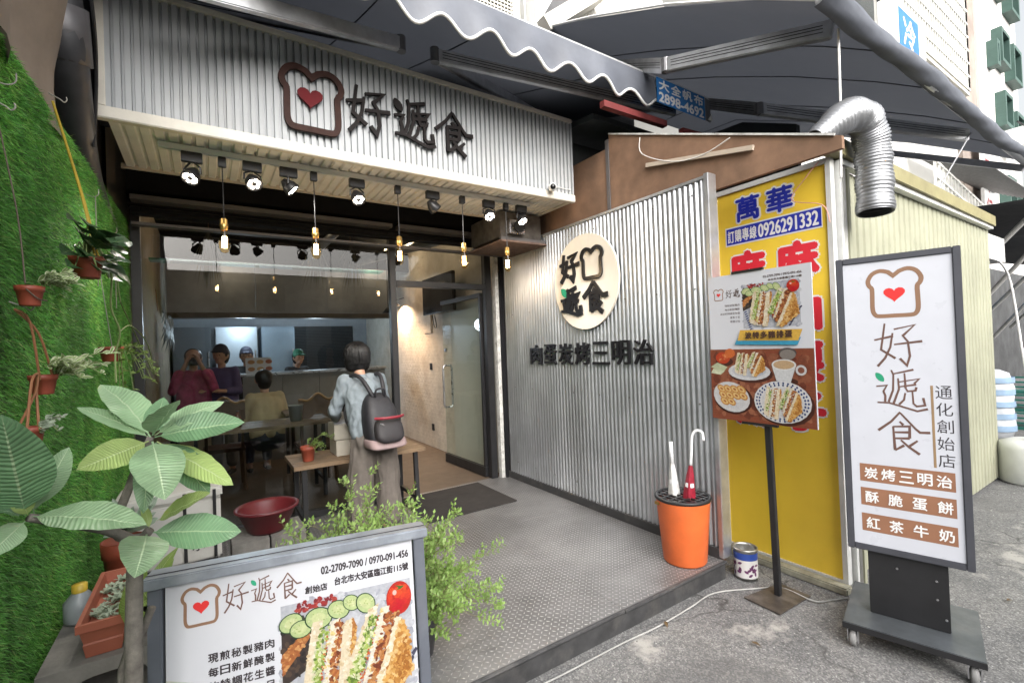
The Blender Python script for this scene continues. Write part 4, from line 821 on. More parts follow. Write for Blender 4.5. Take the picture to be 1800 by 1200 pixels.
[obj('letter', text_mb(SC, ch, .412, .905-.066-i*.0855, .066, .066, .0016), ink, lbx) for i, ch in enumerate('通化創始店')]
for s_, b0 in (('炭烤三明治', .395), ('酥脆蛋餅', .265), ('紅茶牛奶', .125)):
    bn = obj('banner', poly_mb(SC, [(.072, b0-.018), (.475, b0-.018), (.475, b0+.078), (.072, b0+.078)], .0016), mat('banner_brown', (.30, .145, .085), .5, var=.1), lbx); n = len(s_); tm = MB()
    for i, ch in enumerate(s_): obj('letter', text_mb(SC, ch, .092+i*(.37-.062)/(n-1), b0-.002, .062, .062, .0030, 0, .022), wht, bn)
obj('column', MB().fbox(SF, (.082, -.331, -.085), (.395, -.0005, -.015)), black_metal, ls, bevel=.003)
for a_, b_ in ((.35, -.09), (.35, -.18), (.38, -.27), (.20, -.07)): obj('screw', MB().lathe([(.006, 0), (.005, .003), (0, .0035)], SF(a_, b_, -.0145), 8, SF(0, 0, 1)-SF(0, 0, 0)), steel, ls)
dk = mat('base_steel', (.13, .145, .16), .4, .5, var=.3, scale=6, dirt=.5, dcol=(.3, .3, .3))
obj('base', MB().fbox(SF, (-.02, -.358, -.355), (.505, -.332, .163)), dk, ls, bevel=.003)
obj('base_edge', MB().fbox(SF, (-.021, -.362, .1635), (.506, -.334, .168)), black_metal, ls)
tyre = mat('grey_rubber', (.22, .22, .22), .6)
for (a, c_) in ((.02, .13), (.465, .13), (.02, -.315), (.465, -.315)):
    cs = obj('castor', MB().fbox(SF, (a-.03, -.365, c_-.03), (a+.03, -.3585, c_+.03)).fbox(SF, (a-.024, -.432, c_-.012), (a-.019, -.3655, c_+.02)).fbox(SF, (a+.019, -.432, c_-.012), (a+.024, -.3655, c_+.02)), steel, ls)
    wc = SF(a, -.4145, c_); obj('wheel', MB().lathe([(0, -.016), (.02, -.019), (.026, -.012), (.036, -.014), (.0425, -.008), (.0425, .008), (.036, .014), (.026, .012), (.02, .019), (0, .016)], wc, 20, u), tyre, cs, True)

# ---- white cable on the ground
cb = [(.7, 1.84), (1.11, 1.815), (1.4, 1.80), (1.79, 1.795), (2.07, 1.78), (2.38, 1.79), (2.62, 1.80), (2.85, 1.69), (3.01, 1.58), (3.0, 1.39), (3.11, 1.33), (3.20, 1.27), (3.12, 1.10)]
tag(obj('power_cable', MB().tube(smooth_pts([(x, y, .008+.004*(i == 9)) for i, (x, y) in enumerate(cb)], 6), .0045, 7), mat('cable_white', (.40, .40, .39), .6, var=.35, scale=5, dirt=.5, dcol=(.2, .2, .19))), 'white power cable lying along the platform edge to the light sign', 'cable')

# ---- orange umbrella bin, umbrellas, paint can
ub = thing('umbrella_bin', 'orange plastic umbrella bin standing on the platform corner', 'bin', (2.665, 2.035, .12))
org = mat('orange_plastic', (.78, .16, .04), .42, var=.14, scale=7, dirt=.3, dcol=(.5, .13, .06))
obj('bucket', MB().lathe([(0, 0), (.132, 0), (.14, .012), (.172, .40), (.178, .415), (.178, .43), (.168, .43), (.162, .40), (.13, .02), (0, .02)], (2.665, 2.035, .121), 40), org, ub, True)
gm = MB()
for k in range(-3, 4): gm.bar((2.665+k*.045, 2.035-math.sqrt(.165**2-(k*.045)**2), .545), (2.665+k*.045, 2.035+math.sqrt(.165**2-(k*.045)**2), .545), .012, .012)
for k in range(-2, 3): gm.bar((2.665-math.sqrt(.165**2-(k*.06)**2), 2.035+k*.06, .5455), (2.665+math.sqrt(.165**2-(k*.06)**2), 2.035+k*.06, .5455), .012, .012)
obj('grid', gm, black_metal, ub); obj('rim', MB().lathe([(.163, .538), (.181, .538), (.183, .549), (.181, .556), (.163, .556), (.163, .538)], (2.665, 2.035, 0), 40), black_metal, ub, True)
obj('tag', MB().box((2.50, 2.10, .505), (2.506, 2.135, .525)), brass, ub)
def umbrella(lb, x, y, lean, m1, m2, hook):
    t = thing('folded_umbrella', lb, 'umbrella', (x, y, .16)); B = Vector((x, y, .16)); d = Vector(lean).normalized(); P = lambda h: B+d*h
    mbu = MB(); n = 16; prof = [(.006, 0), (.022, .08), (.035, .34), (.034, .41), (.027, .47), (.021, .53), (.011, .60)]
    a = d.orthogonal().normalized(); b2 = d.cross(a)
    for r, h in prof:
        for j in range(n): tt = 2*math.pi*j/n; rr = r*(1+.22*math.sin(tt*4+h*6)); mbu.v.append(tuple(P(h)+(a*math.cos(tt)+b2*math.sin(tt))*rr))
    for i in range(len(prof)-1):
        for j in range(n): q = (j+1) % n; mbu.f.append((i*n+j, i*n+q, (i+1)*n+q, (i+1)*n+j))
    obj('canopy', mbu, m1, t, True); obj('strap', MB().lathe([(.030, .458), (.029, .472), (.0265, .486)], P(0), 14, d), m2, t, True)
    if hook:
        e = P(.60); obj('handle', MB().tube(smooth_pts([e, e+d*.10, e+d*.20, e+d*.235+Vector((.01, -.025, .0)), e+d*.225+Vector((.02, -.06, 0)), e+d*.175+Vector((.02, -.072, 0))], 4), .0095, 9), m2, t, True)
    else: obj('handle', MB().tube([P(.58), P(.74)], .013, 10), m2, t, True)
umbrella('dark red folded umbrella with white hook handle in orange bin', 2.66, 2.02, (.06, -.06, 1), mat('red_umbrella', (.28, .012, .03), .5, var=.3, scale=30), mat('handle_white', (.72, .73, .75), .25, var=.05), True)
umbrella('pale clear folded umbrella with straight white handle in orange bin', 2.66, 2.085, (.02, .05, 1), mat('pale_umbrella', (.62, .63, .62), .35, var=.2, scale=30), mat('handle_white'), False)
pc = thing('paint_can', 'open blue and white paint can on the ground by the step', 'can', (2.945, 1.83, 0))
CC = (2.985, 1.80, 0)
obj('tin', MB().lathe([(0, .004), (.069, .004), (.072, .0), (.072, .19), (.077, .196), (.077, .204), (.069, .204), (.067, .19), (.067, .02), (0, .02)], CC, 32), mat('tin_metal', (.5, .5, .48), .35, .8, var=.25, scale=20), pc, True)
obj('label', MB().lathe([(.0728, .02), (.0728, .135)], CC, 32), mat('can_white', (.68, .67, .66), .4, var=.1), pc, True); obj('label_band', MB().lathe([(.0729, .135), (.0729, .18)], CC, 32), mat('can_blue', (.03, .07, .32), .4), pc, True)
fl = MB()
for k in range(26):
    aa = R(180)+random.uniform(-1.1, 1.5); zz = random.uniform(.035, .125); n_ = Vector((math.cos(aa), math.sin(aa), 0)); FFc = frame(Vector(CC)+n_*.0732+Vector((0, 0, zz)), n_.cross(Vector((0, 0, -1))), (0, 0, 1)); poly_mb(FFc, leaf_pts(0, 0, .03, .03, random.uniform(0, 6)), .0006+k*.00002, 0, fl)
obj('flower_print', fl, mat('can_purple', (.14, .04, .12), .5, var=.4, scale=60), pc)
FFc = frame(Vector(CC)+Vector((-.0846, 0, .157)), (0, -1, 0), (0, 0, 1)); 
obj('water', MB().lathe([(.0665, .12), (0, .12)], CC, 24), mat('murky_water', (.05, .04, .03), .1), pc)
# ================================================================== TURF WALL
tw = thing('turf_wall', 'tall side wall covered in bright green artificial turf', 'wall', (-.5, 2.5, 0))
obj('backing', MB().add([(-.475, .3, 0), (-.475, 4.55, 0), (-.475, 4.55, 2.66), (-.475, .3, 2.50), (-.62, .3, 0), (-.62, 4.55, 0), (-.62, 4.55, 2.66), (-.62, .3, 2.50)], [(0,3,2,1),(4,5,6,7),(0,1,5,4),(1,2,6,5),(2,3,7,6),(3,0,4,7)]), mat('turf_backing', (.03, .10, .016), .9, var=.3), tw)
n = 190000
ty = 1.35+(4.55-1.35)*rng.random(n)**1.35; tz = rng.random(n)*(2.5+.16*(ty-.3)/4.25); 
L_ = rng.uniform(.016, .030, n); dx = rng.uniform(.35, 1.0, n); dy = rng.normal(-.15, .45, n); dz = rng.normal(-.55, .4, n)
nm = np.sqrt(dx**2+dy**2+dz**2); d = np.stack([dx/nm, dy/nm, dz/nm], 1); b0 = np.stack([np.full(n, -.476), ty, tz], 1)
ws = np.stack([rng.normal(0, .3, n), rng.normal(0, 1, n), rng.normal(0, .7, n)], 1); ws /= np.linalg.norm(ws, axis=1)[:, None]; wd = rng.uniform(.0012, .002, n)[:, None]
vv = np.stack([b0-ws*wd, b0+ws*wd, b0+d*L_[:, None]], 1).reshape(-1, 3); ff = np.arange(3*n).reshape(-1, 3)
pal = np.array([(.10, .32, .05), (.14, .42, .08), (.06, .22, .035), (.20, .46, .11), (.28, .42, .13)]); cc = 1.3*pal[rng.choice(5, n, p=[.34, .3, .22, .1, .04])]*rng.uniform(.75, 1.25, n)[:, None]
big = .5+.5*np.sin(ty*3.1+1.7*np.sin(tz*2.3))*np.sin(tz*3.7+1.3*np.sin(ty*4.1)); fine = np.sin(ty*23+3*np.sin(tz*11))*np.sin(tz*19+2*np.sin(ty*13)); cc *= (.72+.5*big+.14*fine)[:, None]; cc[:, 0] *= 1+.35*big*(fine > 0); vv = vv.reshape(-1, 3, 3); vv[:, 2] += (.010*fine*(fine > .2))[:, None]*np.array([-.3, .2, -1.]); vv = vv.reshape(-1, 3)
seam = (np.abs((ty-1.35) % 1.02-.5) < .009); cc[seam] *= .3
def turf_mat():
    M = mat('turf_blades', attr='Col', rough=.5, var=.2, scale=3); nt = M.node_tree; N = nt.nodes; Lk = nt.links; b = N['Principled BSDF']
    tr = N.new('ShaderNodeBsdfTranslucent'); Lk.new(b.inputs['Base Color'].links[0].from_socket, tr.inputs[0]); ms = N.new('ShaderNodeMixShader'); ms.inputs[0].default_value = .3
    Lk.new(b.outputs[0], ms.inputs[1]); Lk.new(tr.outputs[0], ms.inputs[2]); Lk.new(ms.outputs[0], N['Material Output'].inputs[0]); return M
stuff(rawobj('turf', vv, ff, turf_mat(), tw, cc))
struct(obj('neighbour_wall', MB().box((-6, .3, 0), (-.63, 12, 7)), mat('dark_neighbour', (.05, .047, .045), .8, var=.3)))
# brown tarpaulin and pipes above the turf
tp = MB(); nu, nv = 14, 12
for i in range(nu+1):
    for j in range(nv+1):
        a, b_ = i/nu, j/nv; y = 1.5+1.15*a; z = 2.50+.04*a*1+(1.0)*b_-.02
        tp.v.append((-.50+.05*math.sin(a*9+b_*3)+.04*math.sin(b_*7+a*4)+.10*b_, y-.18*b_*a+.08*(1-b_)*a, z))
for i in range(nu):
    for j in range(nv): tp.f.append((i*(nv+1)+j, (i+1)*(nv+1)+j, (i+1)*(nv+1)+j+1, i*(nv+1)+j+1))
tag(obj('tarpaulin', tp, mat('tarpaulin', (.25, .20, .16), .7, var=.25, scale=4), smooth=True), 'crumpled brown tarpaulin hanging above the turf wall', 'tarpaulin')
du_ = thing('black_duct', 'dark jointed pipes behind the fascia above the turf wall', 'pipe', (-.5, 3.0, 2.7))
dkp = mat('dark_pipe', (.05, .05, .055), .45, .2, var=.3, scale=9)
obj('pipe', MB().tube(smooth_pts([(-.56, 2.75, 3.9), (-.50, 2.85, 3.2), (-.50, 2.95, 2.95), (-.53, 3.4, 2.62), (-.55, 4.2, 2.5)], 6), .075, 14), dkp, du_, True)
obj('joint', MB().tube([(-.50, 2.84, 3.22), (-.50, 2.92, 3.0)], .09, 14), mat('dark_joint', (.11, .105, .11), .4, .2), du_, True)
obj('cable', MB().tube(smooth_pts([(-.42, 2.7, 3.6), (-.40, 2.85, 3.25), (-.42, 3.05, 3.05), (-.45, 3.15, 2.7)], 6), .008, 6), black_metal, du_)

# ---- pots hung on the turf
terra = mat('terracotta_plastic', (.26, .055, .03), .5, var=.18, scale=12); soil = mat('soil', (.05, .035, .022), .95, var=.4, scale=60, bump=.6)
wire_m = mat('wire_grey', (.30, .29, .26), .5, .4)
def pot_mb(c, r, h): return MB().lathe([(0, 0), (r*.70, 0), (r*.72, .004), (r*.92, h*.72), (r*1.0, h*.74), (r*1.04, h), (r*.95, h), (r*.9, h*.76), (0, h*.8)], c, 26)
def leaf_geo(base, tip, width, nrm, arch=.12, fold=.18, n=9, petiole=.12, shape=1.0, tipw=.0):
    """leaf blade from base to tip with mid rib; returns verts, faces, uvs"""
    b_, t = Vector(base), Vector(tip); ax = t-b_; L = ax.length; ax.normalize(); nv_ = Vector(nrm)-ax*Vector(nrm).dot(ax)
    nv_ = nv_.normalized() if nv_.length > 1e-4 else ax.orthogonal(); s_ = ax.cross(nv_)
    vs, uvs, fs = [], [], []
    for i in range(n+1):
        q = i/n; w = 0
        if q > petiole: r = (q-petiole)/(1-petiole); w = width/2*(math.sin(math.pi*min(1, r**shape))**.72 if 0 < r < 1 else 0)
        w = max(w, width*.022 if q <= petiole else width*.004); c = b_+ax*(L*q)+nv_*(arch*L*math.sin(math.pi*q)*(1-.3*q))
        for k, sgn in enumerate((-1, -.5, 0, .5, 1)): vs.append(tuple(c+s_*(w*sgn)+nv_*(fold*w*abs(sgn)**1.3+.05*w*math.sin(i*2.1+sgn*2)))); uvs.append((.5+.5*sgn, q))
    for i in range(n):
        for k in range(4): fs.append((5*i+k, 5*i+k+1, 5*i+6+k, 5*i+5+k))
    return vs, fs, uvs
def leaf_obj(parent, mt, *a, **k):
    mb = MB(); mb.v, mb.f, mb.uv = leaf_geo(*a, **k); mb.v = [tuple(v) for v in mb.v]; return obj('leaf', mb, mt, parent, True)
def leaves_mb(items):
    mb = MB(); mb.uv = []
    for it, kw in items:
        v, f, u_ = leaf_geo(*it, **kw); mb.add(v, f); mb.uv += u_
    return mb
pale_leaf = leaf_mat('variegated_leaf', (.22, .34, .10), (.6, .66, .42), .3, False, (.62, .66, .46)); dark_leaf = leaf_mat('dark_round_leaf', (.035, .085, .03), (.12, .18, .07), .2, False); olive_leaf = leaf_mat('olive_leaf', (.16, .26, .05), (.35, .4, .15), .35, False)
def trailing(c, r, n, ln, droop, seed, wl=.012, ll=.035, out=(1, 0, 0)):
    rd = random.Random(seed); stems, lv = MB(), []
    for i in range(n):
        a = rd.uniform(0, 6.28); d = Vector((abs(math.cos(a))*.55, math.sin(a), 0)); d.normalize(); p = Vector(c)+d*r*.3; pts = [p]; L = ln*rd.uniform(.5, 1.15); up_ = rd.uniform(.5, 1.2)
        for k in range(1, 7): t = k/6; pts.append(Vector(c)+d*(r*.3+L*t*.8)+Vector((0, 0, L*(up_*t-droop*t*t*1.6))))
        stems.tube(pts, .0016, 4, False)
        for k in range(1, 7):
            for s_ in (-1, 1):
                dd = Vector((rd.uniform(.1, 1), rd.uniform(-1, 1), rd.uniform(-.4, .7))).normalized(); lv.append(((pts[k], pts[k]+dd*ll*rd.uniform(.6, 1.3), wl*rd.uniform(.7, 1.3), Vector((.6, -.4, .7))), dict(n=4, petiole=.08, arch=.1)))
    return stems, leaves_mb(lv)
def hang_pot(lb, plb, c, r, h, plant, cords, cmat, hook):
    t = thing('hanging_pot', lb, 'plant pot', c, 'pots hung on the turf wall')
    obj('pot', pot_mb(c, r, h), terra, t, True); obj('soil', MB().lathe([(r*.9, h*.82), (0, h*.86)], c, 16), soil, t)
    for k, pth in enumerate(cords): obj('cord', MB().tube(smooth_pts(pth, 4), cmat[1], 6), cmat[0], t)
    if hook: obj('hook', MB().tube(smooth_pts([Vector(hook)+Vector(q) for q in ((-.03, 0, .015), (0, 0, 0), (.01, 0, -.008), (.018, 0, .002), (.016, 0, .012))], 4), .002, 6), wire_m, t)
    p = thing('potted_plant', plb, 'plant', Vector(c)+Vector((0, 0, h)), 'plants in the hung pots')
    stm, lv = plant; obj('stems', stm, olive_leaf if stm.uv else mat('stem_green', (.2, .26, .1), .6), p); obj('foliage', lv[0], lv[1], p, True)
c1 = Vector((-.385, 1.73, 1.755)); s_, l_ = trailing(c1+Vector((.02, .03, .06)), .035, 12, .085, .35, 1, .009, .026)
hang_pot('small terracotta pot wired high on the turf wall near its street end', 'small variegated plant in the high wired terracotta pot', c1, .029, .052, (s_, (l_, pale_leaf)),
         [[c1+Vector((0, -.030, .042)), c1+Vector((.02, -.022, .018)), c1+Vector((.03, .014, .016))], [c1+Vector((0, -.035, .055)), c1+Vector((-.02, .0, .25)), c1+Vector((-.06, .02, .52))]], (mat('cord_dull', (.09, .07, .05), .7), .0018), c1+Vector((-.04, .02, .53)))
c2 = Vector((-.38, 2.44, 1.93)); lv = []; sm = MB(); rd = random.Random(5)
for i in range(38):
    a = rd.uniform(-1.9, 1.9); d = Vector((math.cos(a)*.6, math.sin(a), 0)); rr = rd.uniform(.03, .16); p = c2+Vector((0, 0, .08))+d*rr+Vector((0, 0, rd.uniform(-.02, .15)-rr*.3)); sm.tube([c2+Vector((0, 0, .09)), (c2+p)/2+Vector((0, 0, .09)), p], .0025, 5, False)
    e = p+(d+Vector((0, 0, rd.uniform(-.5, .2)))).normalized()*rd.uniform(.06, .09); lv.append(((p, e, rd.uniform(.055, .08), Vector((.55, -.5, .65))), dict(n=7, petiole=.04, shape=.8)))
vine = [c2+Vector(q) for q in ((.03, .05, .13), (.06, .10, .04), (.05, .14, -.10), (.07, .20, -.2), (.05, .22, -.3), (.06, .14, -.42))]; sm.tube(smooth_pts(vine, 4), .004, 6)
sm.tube(smooth_pts([vine[3], c2+Vector((.08, .5, -.16)), c2+Vector((.10, 1.0, -.24)), c2+Vector((.10, 1.35, -.42))], 4), .003, 5); sm.tube([c2+Vector((.05, .30, .08)), c2+Vector((.06, .33, -.06)), c2+Vector((.10, 1.3, -.42))], .0028, 5)
hang_pot('large terracotta pot hung by yellow cords high on the turf wall', 'trailing plant with big round dark leaves on yellow cords', c2, .054, .085, (sm, (leaves_mb(lv), dark_leaf)),
         [[c2+Vector((.03, -.042, .08)), c2+Vector((0, -.05, .3)), c2+Vector((-.05, -.19, .60))], [c2+Vector((.03, .042, .08)), c2+Vector((0, -.02, .3)), c2+Vector((-.05, -.19, .60))]], (mat('cord_yellow', (.55, .38, .04), .6), .004), c2+Vector((-.03, -.19, .61)))
c3 = Vector((-.385, 1.83, 1.515)); s_, l_ = trailing(c3+Vector((.02, .03, .05)), .04, 15, .13, .4, 3, .011, .03)
brn = mat('cord_brown', (.30, .13, .06), .7)
hang_pot('middle terracotta pot on brown leather cord against the turf', 'pale spider plant spilling from the middle cord-hung pot', c3, .031, .055, (s_, (l_, pale_leaf)),
         [[c3+Vector((0, -.031, .042)), c3+Vector((-.01, -.06, .2)), c3+Vector((-.04, -.055, .235))], [c3+Vector((.015, .022, .05)), c3+Vector((0, -.03, .17)), c3+Vector((-.04, -.055, .235))]], (brn, .0032), c3+Vector((-.02, -.055, .24)))
c4 = Vector((-.385, 1.705, 1.385)); s_, l_ = trailing(c4+Vector((.01, .02, .05)), .035, 9, .05, .5, 4, .009, .018)
hang_pot('lowest terracotta pot hanging on brown cord beside plumeria leaves', 'little pale succulent in the lowest cord-hung pot', c4, .028, .054, (s_, (l_, leaf_mat('succulent', (.42, .5, .38), (.6, .65, .5), .2, False))),
         [[c4+Vector((0, -.028, .05)), c4+Vector((.0, .02, .17)), c4+Vector((.0, .075, .19))], [c4+Vector((.01, .026, .05)), c4+Vector((0, .06, .14)), c4+Vector((.0, .075, .19))], [c4+Vector((-.024, 0, .05)), c4+Vector((0, .05, .14)), c4+Vector((.0, .075, .19))]], (brn, .0032), None)
c5 = Vector((-.40, 3.1, 1.60)); s_, l_ = trailing(c5+Vector((.02, .03, .05)), .05, 13, .22, 1.1, 6, .012, .03)
hang_pot('shaded terracotta pot deep along the turf wall near the window', 'thin trailing vine in the shaded far pot on the turf wall', c5, .05, .075, (s_, (l_, olive_leaf)), [[c5+Vector((0, .03, .07)), c5+Vector((-.03, 0, .4)), c5+Vector((-.05, 0, .62))]], (wire_m, .002), c5+Vector((-.03, 0, .63)))
for k, (y, z, lb) in enumerate(((1.80, 2.38, 'bare wire hook near the top of the turf by the street'), (3.0, 2.42, 'bare wire hook with hanging wire deep on the turf wall'), (3.55, 2.36, 'far bare wire hook with hanging wire nearest the window'))):
    hk = thing('wire_hook', lb, 'hook', (-.46, y, z), 'spare hooks on the turf wall')
    obj('hook', MB().tube(smooth_pts([(-.475, y, z), (-.44, y, z-.015), (-.42, y+.01, z), (-.42, y+.02, z+.03)], 4), .0018, 6), wire_m, hk)
    if k: obj('wire', MB().tube([(-.43, y, z-.01), (-.43, y+.01, z-.45)], .002, 5), wire_m, hk)

# ================================================================== PLUMERIA
pl = thing('plumeria_tree', 'potted plumeria with large pale green paddle leaves at the left front', 'plant', (-.15, 1.40, 0))
bark = mat('plumeria_bark', (.13, .12, .105), .85, var=.4, scale=40, bump=.5, bscale=120)
obj('pot', pot_mb((-.15, 1.40, 0), .13, .24), mat('dark_pot', (.05, .05, .055), .5), pl, True); obj('soil', MB().lathe([(.118, .20), (0, .205)], (-.15, 1.40, 0), 18), soil, pl)
obj('trunk', MB().tube(smooth_pts([(-.15, 1.40, .19), (-.158, 1.39, .6), (-.156, 1.38, .87), (-.148, 1.38, 1.12), (-.143, 1.38, 1.20)], 6), [.022-.008*i/24 for i in range(25)], 12), bark, pl, True)
obj('branch', MB().tube(smooth_pts([(-.144, 1.38, 1.19), (-.178, 1.385, 1.21), (-.172, 1.385, 1.26), (-.156, 1.385, 1.307), (-.135, 1.385, 1.37), (-.112, 1.38, 1.42)], 5), [.011-.0035*i/25 for i in range(26)], 9), bark, pl, True)
obj('branch', MB().tube(smooth_pts([(-.150, 1.38, 1.19), (-.19, 1.37, 1.225), (-.24, 1.34, 1.26), (-.30, 1.30, 1.30)], 5), [.012-.004*i/15 for i in range(16)], 9), bark, pl, True)
obj('branch', MB().tube(smooth_pts([(-.145, 1.38, 1.185), (-.13, 1.375, 1.195), (-.118, 1.37, 1.21)], 4), .010, 9), bark, pl, True)
obj('branch', MB().tube(smooth_pts([(-.20, 1.42, .20), (-.191, 1.45, .815), (-.144, 1.45, .95), (-.125, 1.45, 1.0)], 5), .009, 8), bark, pl, True)
PLM = [((-.112,1.38,1.418),(-.251,1.45,1.498),.046),((-.112,1.38,1.418),(-.216,1.5,1.545),.083),((-.109,1.38,1.424),(-.088,1.42,1.508),.054),((-.107,1.38,1.424),(-.055,1.28,1.507),.078),((-.105,1.38,1.423),(.036,1.4,1.487),.056),((-.105,1.38,1.419),(.076,1.33,1.438),.078),
 ((-.115,1.37,1.413),(-.219,1.25,1.389),.066),((-.108,1.36,1.413),(-.079,1.22,1.308),.098),((-.104,1.37,1.408),(-.001,1.36,1.27),.078),((-.1,1.37,1.41),(.048,1.34,1.287),.072),((-.108,1.37,1.406),(-.124,1.32,1.262),.05),
 ((-.119,1.37,1.213),(-.131,1.38,1.27),.02),((-.105,1.37,1.227),(.001,1.28,1.292),.056),((-.12,1.37,1.204),(.062,1.34,1.17),.086),((-.123,1.36,1.204),(-.134,1.24,1.155),.09),
 ((-.298,1.3,1.301),(-.106,1.18,1.275),.076),((-.304,1.3,1.305),(-.297,1.16,1.516),.11),((-.3,1.31,1.307),(-.249,1.36,1.421),.05),((-.294,1.31,1.303),(-.301,1.3,1.422),.054),((-.308,1.3,1.306),(-.353,1.2,1.369),.056),((-.304,1.3,1.294),(-.34,1.22,1.256),.046),((-.3,1.3,1.304),(-.311,1.28,1.364),.034)]
pm = [leaf_mat('plumeria_leaf', (.27, .42, .24), (.46, .58, .38), .3), leaf_mat('plumeria_leaf_deep', (.15, .29, .15), (.34, .46, .28), .3), leaf_mat('plumeria_leaf_fresh', (.34, .46, .15), (.52, .62, .32), .35)]
for i, (b_, t_, w_) in enumerate(PLM):
    md = (Vector(b_)+Vector(t_))/2; nr = (Vector((0, 0, 1.6))-md).normalized()*.75+Vector((.15, -.1, .75))
    leaf_obj(pl, pm[(0, 0, 1, 0, 0, 1, 2, 0, 1, 2, 1, 2, 2, 1, 0, 0, 1, 0, 0, 1, 0, 2)[i]], b_, t_, w_, nr+Vector((math.sin(i*2.3)*.3, 0, math.cos(i*1.7)*.25)), arch=.05+.05*math.sin(i*1.9), fold=.18+.14*math.sin(i*2.7), n=14, petiole=.10, shape=.80+.10*math.sin(i*3.1))

# ---- fine leaved shrub behind the A-board
sh = thing('bushy_shrub', 'fine-leaved green shrub in a pot behind the front menu board', 'shrub', (.80, 2.22, .12))
obj('pot', pot_mb((.80, 2.22, .121), .15, .22), mat('dark_pot'), sh, True)
rd = random.Random(11); st = MB(); lv = []
for i in range(120):
    a = rd.uniform(0, 6.28); el = rd.uniform(-.15, 1.4); L = rd.uniform(.22, .48)*(1.18 if el > .8 else 1); bt_ = rd.random()**1.4; base = Vector((.86-.40*bt_+rd.uniform(-.06, .06), 2.18+.26*bt_+rd.uniform(-.06, .06), .34+.05*bt_)); d = Vector((math.cos(a)*math.cos(el), math.sin(a)*math.cos(el)*.85, math.sin(el))); pts = [base]
    for k in range(1, 9): t = k/8; pts.append(base+d*L*t+Vector((rd.uniform(-.008, .008), rd.uniform(-.008, .008), .10*t-L*.42*t*t*math.cos(el))))
    st.tube(pts, [.0028*(1-.7*k/8) for k in range(9)], 4, False)
    for k in range(2, 9):
        for tw_ in range(3):
            dd = (d+Vector((rd.uniform(-1, 1), rd.uniform(-1, 1), rd.uniform(-.5, .9)))).normalized(); tl = rd.uniform(.03, .085); q = pts[k]+dd*tl; st.tube([pts[k], q], .0009, 3, False)
            for m_ in range(6):
                f = (m_//2+1)/3; ld = (dd+dd.orthogonal()*(1 if m_ % 2 else -1)*1.1+Vector((rd.uniform(-.4, .4), rd.uniform(-.4, .4), rd.uniform(-.2, .4)))).normalized(); pp = pts[k]+dd*tl*f
                lv.append((pp, pp+ld*rd.uniform(.016, .030), rd.uniform(.009, .014), Vector((rd.uniform(-.4, .4), rd.uniform(-.7, .2), 1))))
V_, F_, C_ = [], [], []
for (p, q, w, nn) in lv:
    ax = (q-p); s_ = ax.cross(nn).normalized()*w/2; mid = p+ax*.45; o = len(V_); V_ += [tuple(p), tuple(mid+s_), tuple(q), tuple(mid-s_)]; F_.append((o, o+1, o+2, o+3)); g = rd.random(); C_.append((.17+.14*g, .30+.15*g, .06+.07*g))
obj('stems', st, mat('shrub_stem', (.17, .16, .07), .7), sh)
stuff(rawobj('foliage', np.array(V_), np.array(F_), mat('turf_blades'), sh, np.array(C_)))
sn = thing('snake_plant', 'single pointed variegated leaf sticking up behind the menu board', 'plant', (.22, 2.0, .12))
leaf_obj(sn, leaf_mat('snake_leaf', (.05, .13, .06), (.08, .2, .08), .1, False, (.55, .55, .22)), (.20, 1.98, .12), (.205, 1.99, .90), .05, (-.2, -1, .2), arch=.01, fold=.3, n=10, petiole=.0)
obj('pot', pot_mb((.20, 1.98, .121), .07, .12), terra, sn, True)

# ================================================================== FRONT MENU BOARD
ab = thing('menu_board', 'grey framed standing menu board with sandwich photo in the foreground', 'menu board', (.22, 1.5, 0))
au = Vector((.600+.147, 1.513-1.647, 0)).normalized(); av = Vector((.012, .085, 1)).normalized(); AW, AH = .757, .98
AF = frame(Vector((-.147, 1.647, 1.0))-av*AH, au, av)
gfm = mat('blue_grey_frame', (.15, .165, .20), .38, .35, var=.15, dirt=.2, dcol=(.3, .3, .32))
obj('frame', MB().fbox(AF, (-.002, 0, -.05), (.032, AH-.032, .012)), gfm, ab, bevel=.003); obj('frame', MB().fbox(AF, (AW-.032, 0, -.05), (AW+.002, AH-.032, .012)), gfm, ab, bevel=.003)
obj('frame', MB().fbox(AF, (.037, 0, -.05), (AW-.037, .04, .012)), gfm, ab, bevel=.003)
obj('top_cap', MB().fbox(AF, (-.014, AH-.030, -.075), (AW+.014, AH, .022)), mat('scuffed_cap', (.30, .33, .38), .35, .4, var=.25, scale=14, dirt=.35, dcol=(.5, .52, .55)), ab, bevel=.004)
obj('seam', MB().fbox(AF, (-.010, AH+.0005, -.012), (AW+.010, AH+.0022, -.009)), black_metal, ab)
abd = obj('board', MB().fbox(AF, (.037, .041, -.03), (AW-.037, AH-.031, 0)), print_white, ab)
for s_ in (0, AW-.05): obj('back_leg', MB().bar(AF(s_+.02, AH-.08, -.055), AF(s_+.02, AH-.08, -.055)+Vector((.06, .30, -.875)), .03, .03), gfm, ab)
A = Art(AF, .0003)
A.poly([(.037, .04), (.30, .04), (.30, .60), (.037, .70)], (.72, .74, .62))
A.food_photo(.322, .44, .708, .825); A.build(abd)
lg = obj('logo', bread_mb(AF, .075, .825, .092, .105, .0012, 0, .008), brown_ink, abd); obj('heart', poly_mb(AF, heart_pts(.121, .875, .04, .038), .0014), red_ink, lg)
for a_ in (('hao', .174, .842, .066, .082, .0012, 0, .06), ('di', .246, .842, .064, .082, .0012, 0, .052), ('shi', .314, .840, .068, .082, .0012, 0, .06)): obj('letter', glyph_mb(AF, *a_), mat('ink_mocha'), abd)
obj('leaf_mark', poly_mb(AF, leaf_pts(.253, .910, .02, .022, R(-50)), .0012), green_ink, abd)
